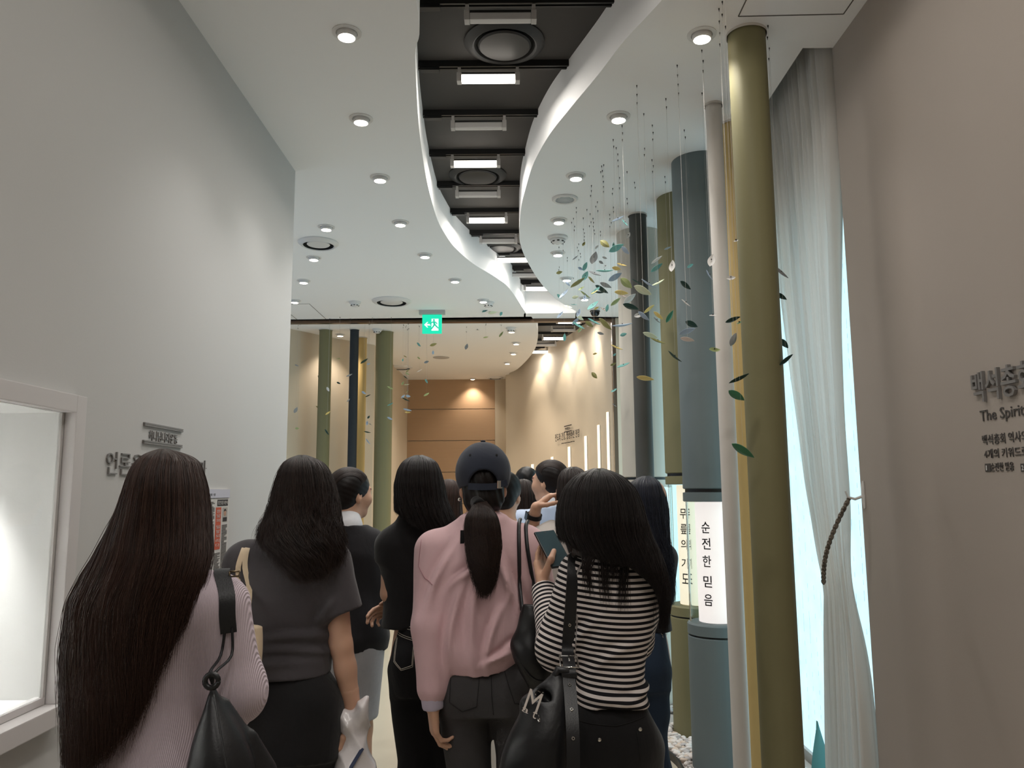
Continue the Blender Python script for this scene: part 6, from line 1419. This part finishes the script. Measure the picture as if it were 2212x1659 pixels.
add_tube(bm, [Vector(A.L(459, 1470, -.165)) + Vector((.012*math.cos(k*PI/8), -.004, .012*math.sin(k*PI/8))) for k in range(17)], .005, 8); here(link('knot_ring', bm_mesh('knot_ring', bm, True), M_leather))
bm = bmesh.new(); q = pts[2]
add_tube(bm, [q + Vector((.016, -.004, .006)), q + Vector((.034, .0, .006)), q + Vector((.034, .002, -.004)), q + Vector((.016, -.002, -.004)), q + Vector((.016, -.004, .006))], .0022, 6); here(link('buckle', bm_mesh('buckle', bm, True), mat('aged_brass', '#8d7c63', .35, metal=.9)))
here(tube('seam', [Vector(q) for q in (A.L(462, 1500, -.185), A.L(474, 1570, -.215), A.L(490, 1660, -.235))], .002, M_leather))
# -- cream tote of the grey T-shirt woman
B = P2; CACHE.clear()
t, here, o = bag('tote_bag', 'cream canvas tote bag hanging from the left shoulder of the grey T-shirt woman', B, [(1520, 478, 566, -.175, .026), (1450, 475, 565, -.175, .034), (1400, 474, 567, -.175, .034), (1352, 476, 568, -.175, .028)], M_cream, -.17, [], .003, 6)
for pl in ([(531, 1178, -.02), (524, 1190, -.07), (510, 1225, -.1), (500, 1260, -.13), (494, 1310, -.16), (492, 1356, -.178)], [(540, 1176, -.02), (527, 1192, -.09), (522, 1228, -.115), (527, 1280, -.14), (534, 1330, -.165), (537, 1358, -.178)]):
    q = [Vector(B.L(*a)) for a in pl]; q = q[:1] + on(B, tee, q[1:4], .005) + q[4:]
    here(strap('strap', catmull(q, 4), .016, .003, (1, .2, 0), M_cream))
here(box('wallet', (B.L(545, 1352, -.2)[0], -.185, B.L(545, 1360)[2] - .03), (B.L(555, 1352, -.2)[0], -.165, B.L(545, 1344)[2]), mat('brown_paper_edge', '#6d4c3e', .8)))
# -- white plastic carrier bag
def plastic():
    m = mat('white_plastic_film', '#dcd6d6', .22, bump=.5, bscale=26, spec=.6); return m
M_film = plastic()
def crinkle(X, Y, Z): return .012*np.abs(np.sin(38*X + 11*Z + 2*np.sin(11*Y + 9*Z))) + .008*np.abs(np.sin(30*X - 26*Z + 12*Y)) - .010
t, here, o = bag('plastic_bag', 'white glossy plastic carrier bag in the hand of the grey T-shirt woman', B, [(1860, 712, 818, -.01, .06), (1740, 700, 826, -.01, .075), (1659, 712, 812, -.01, .07), (1610, 726, 798, -.01, .05), (1580, 734, 792, -.01, .036), (1555, 738, 790, -.015, .028), (1536, 744, 787, -.02, .016)], M_film, 0,
    [EL(B.L(748, 1556, -.02), (.020, .030, .042), rot_zx(0, 0, -.25), .03), EL(B.L(784, 1540, -.02), (.018, .030, .050), rot_zx(0, 0, .25), .03), RC(B.L(786, 1525, -.02), B.L(793, 1508, -.02), .012, .008, .02), crinkle], 0, 1, .005, 'film')
CACHE.clear(); M_print = mat('navy_print', '#27324f', .5)
for a in ([(786, 1638, -.2), (793, 1648, -.2), (800, 1662, -.2), (806, 1684, -.2)], [(778, 1652, -.2), (786, 1668, -.2), (796, 1676, -.2)], [(803, 1640, -.2), (807, 1652, -.2)]):
    q = on(B, o, [B.L(*z) for z in a], .001); here(strap('print', catmull(q, 4), .012, .001, (1, 0, .4), M_print))
ph = thing('phone', 'rose gold phone held together with the white plastic bag', 'phone', B.W(B.L(733, 1560, .0)), (.1, .12, 1.35)); M_rose = mat('rose_gold_metal', '#a9806c', .35, metal=.6)
box('case', (-.034, -.0042, -.07), (.034, .0042, .07), M_rose, ph, .003); box('screen', (-.032, .0043, -.067), (.032, .0050, .067), mat('phone_screen', '#0b0d10', .08), ph); box('camera_bump', (-.030, -.0068, .038), (-.004, -.0041, .066), M_rose, ph, .001)
# -- black nylon bag of the pink sweatshirt woman
C5 = P5; CACHE.clear()
t, here, o = bag('shoulder_bag', 'black nylon drawstring bag on the shoulder of the pink sweatshirt woman', C5, [(1484, 1152, 1192, -.21, .02), (1462, 1132, 1202, -.215, .042), (1430, 1114, 1206, -.218, .052), (1394, 1104, 1204, -.215, .052), (1350, 1116, 1192, -.205, .042), (1325, 1124, 1178, -.20, .028), (1306, 1134, 1164, -.195, .016)], M_nylon, -.18, [], .012, 9)
for pl in ([(1124, 1122, .0), (1121, 1134, -.05), (1121, 1170, -.1), (1122, 1220, -.13), (1123, 1270, -.16), (1128, 1318, -.185)], [(1140, 1126, .0), (1136, 1138, -.05), (1139, 1180, -.1), (1147, 1230, -.13), (1155, 1275, -.16), (1162, 1318, -.185)]):
    q = [Vector(C5.L(*a)) for a in pl]; q = q[:1] + on(C5, SW5, q[1:5], .006) + q[5:]; here(tube('strap', catmull(q, 5), .0065, M_leather))
CACHE.clear()
q = on(C5, o, [C5.L(x, y, -.3) for x, y in ((1116, 1425), (1136, 1455), (1156, 1474), (1180, 1480), (1198, 1474))], .001); here(tube('piping', catmull(q, 4), .0025, M_leather))
# -- black bag of the striped top woman: belt strap with eyelets and buckle
D6 = P6; CACHE.clear()
t, here, o = bag('shoulder_bag', 'large black slouchy bag with a buckled belt strap on the striped top woman', D6,
    [(1800, 1074, 1246, -.225, .075), (1700, 1070, 1248, -.225, .08), (1640, 1080, 1245, -.225, .078), (1590, 1098, 1242, -.22, .07), (1548, 1120, 1240, -.21, .058), (1520, 1136, 1237, -.20, .046), (1495, 1168, 1233, -.19, .034), (1468, 1190, 1226, -.18, .02), (1452, 1198, 1216, -.17, .012)], M_nylon, -.2,
    [RC(D6.L(1140, 1522, -.205), D6.L(1176, 1530, -.225), .016, .014, .02), RC(D6.L(1140, 1522, -.205), D6.L(1196, 1462, -.18), .012, .010, .02), SUB(EL(D6.L(1178, 1508, -.215), (.036, .028, .020), rot_zx(0, 0, .75), .01), .012)], .010, 12, .0055)
CACHE.clear()
z_ = on(D6, o, [D6.L(x, y, -.35) for x, y in ((1134, 1519), (1146, 1524), (1160, 1528), (1174, 1530), (1180, 1531))], .001)
bm = bmesh.new()
zc_ = catmull(z_, 6)
for i in range(0, len(zc_) - 1): add_tube(bm, [zc_[i].lerp(zc_[i+1], .1), zc_[i].lerp(zc_[i+1], .65)], .0019, 5)
here(link('zip_teeth', bm_mesh('zip_teeth', bm), M_chrome))
M_emb = mat('silver_print', '#c9bfb6', .5)
def label_on(ch, x0, y0, x1, y1, rotz, serif):
    a = Vector(on(D6, o, [D6.L(x0, y1, -.35)], .002)[0]); b = Vector(on(D6, o, [D6.L(x1, y1 + 6, -.35)], .002)[0]); c = Vector(on(D6, o, [D6.L(x0, y0, -.35)], .002)[0])
    w0 = (b - a).length; ex = Vector((.84, -.45, -.27)).normalized(); ey = (c - a); hgt = ey.length; ez = Vector((-.5, -.8, .3)); ez = (ez - ex*ez.dot(ex)).normalized(); ey = ez.cross(ex)
    tx = txt('letter', ch, .04, (0, 0, 0), (0, 0, 0), M_emb, .0004, None, width=(b - a).length, height=hgt, offset=0)
    here(tx); tx.matrix_basis = Matrix.Translation(a + ez*.007) @ Matrix((ex, ey, ez)).transposed().to_4x4()
label_on('M', 1133, 1534, 1158, 1562, 0, True); label_on('a', 1130, 1556, 1138, 1566, 0, False); label_on('t', 1152, 1560, 1158, 1573, 0, False)
# belt
CACHE.clear()
bl = [(1248, 1176, .02), (1243, 1187, -.05), (1243, 1205, -.09), (1240, 1250, -.12), (1237, 1310, -.13), (1233, 1370, -.135), (1230, 1420, -.14)]
q = [Vector(D6.L(*a)) for a in bl]; q = q[:1] + on(D6, ST6, q[1:], .007)
q2 = [Vector(D6.L(*a)) for a in ((1230, 1440, -.165), (1229, 1470, -.19), (1232, 1500, -.22), (1236, 1560, -.285), (1238, 1620, -.31), (1238, 1690, -.318), (1238, 1760, -.318))]
belt = catmull(q + q2, 5); here(strap('belt_strap', belt, .034, .005, (1, .15, 0), M_leather))
def near_belt(y):
    return min(belt, key=lambda v: abs(pix(D6.W(v))[1] - y))
for y in (1355, 1482, 1531, 1599):
    c = near_belt(y); i = belt.index(c); dn = (belt[min(i + 1, len(belt) - 1)] - belt[max(i - 1, 0)]).normalized(); n_ = Vector((1, .15, 0)).cross(dn).normalized()
    if n_.y > 0: n_ = -n_
    e_ = lathe('eyelet', [(.0022, 0), (.0022, .0016), (.0042, .0016), (.0050, 0), (.0042, -.0004)], M_chrome, None, 16, c + n_*.0032); e_.rotation_euler = n_.to_track_quat('Z', 'Y').to_euler(); here(e_)
a, b = near_belt(1413) + Vector((0, -.008, 0)), near_belt(1443) + Vector((0, -.010, 0)); w_ = .024
bm = bmesh.new(); fr_ = [a + Vector((-w_, 0, 0)), a + Vector((w_, -.001, 0)), b + Vector((w_, -.002, 0)), b + Vector((-w_, -.001, 0)), a + Vector((-w_, 0, 0)), a + Vector((w_, -.001, 0))]
add_tube(bm, fr_, .0028, 8); add_tube(bm, [a + Vector((.002, -.002, .002)), a.lerp(b, .45) + Vector((.002, -.004, 0))], .0024, 8); here(link('buckle', bm_mesh('buckle', bm, True), M_chrome))
c = near_belt(1456); here(box('belt_loop', tuple(c + Vector((-.021, -.007, -.006))), tuple(c + Vector((.021, .004, .006))), M_leather, None, .002))
c = Vector(D6.L(1205, 1456, -.18)); here(tube('strap_tab', [c + Vector((-.012, 0, -.012)), c + Vector((.0, -.004, .012)), near_belt(1450) + Vector((-.004, .006, 0))], .011, M_leather))
# phone in her raised hand
pc, up, fn, rt = PC6, PU6, PF6, PR6
ph = thing('phone', 'black phone with a dark glass screen in the striped top woman\'s raised hand', 'phone', D6.W(pc)); ph.scale = (D6.s,)*3; ph.rotation_euler = Matrix((rt, up, fn)).transposed().to_euler()
box('case', (-.037, -.075, -.004), (.037, .075, .004), mat('black_phone_case', '#101012', .4), ph, .0035); box('screen', (-.0345, -.0725, .0041), (.0345, .0725, .0048), mat('phone_glass', '#33474e', .08), ph); lathe('camera_hole', [(.0022, 0), (.0018, .0008), (0, .0009)], M_black, ph, 12, (0, .067, .0047))
# straps on people further back
CACHE.clear()
st_ = thing('shoulder_strap', 'black bag strap crossing the back of the woman in the off-white T-shirt', 'strap', P9.W((0, -.12, 1.25))); st_.scale = (P9.s,)*3
lo_ = Vector(((st_.location.x - P9.X)/P9.s, (st_.location.y - P9.D)/P9.s, st_.location.z/P9.s))
q = on(P9, TT9, [P9.L(x, y, -.2) for x, y in ((1214, 1120), (1218, 1140), (1226, 1166), (1234, 1190), (1244, 1220), (1256, 1260))], .004)
o = strap('band', catmull(q, 4), .018, .003, (1, 0, .3), M_leather, st_); o.matrix_parent_inverse = Matrix.Translation(-lo_)
CACHE.clear()
st_ = thing('backpack_straps', 'two dark straps over the shoulder of the lanyard wearer', 'strap', pL_.W((.1, -.1, 1.33))); st_.scale = (pL_.s,)*3
lo_ = Vector(((st_.location.x - pL_.X)/pL_.s, (st_.location.y - pL_.D)/pL_.s, st_.location.z/pL_.s))
for k in (0, 1):
    q = on(pL_, tpL, [(.075 + .03*k, -.06, 1.345), (.08 + .03*k, -.08, 1.33), (.085 + .03*k, -.1, 1.30), (.088 + .03*k, -.12, 1.24)], .004)
    o = tube('band', catmull(q, 4), .0065, M_leather, st_); o.matrix_parent_inverse = Matrix.Translation(-lo_)
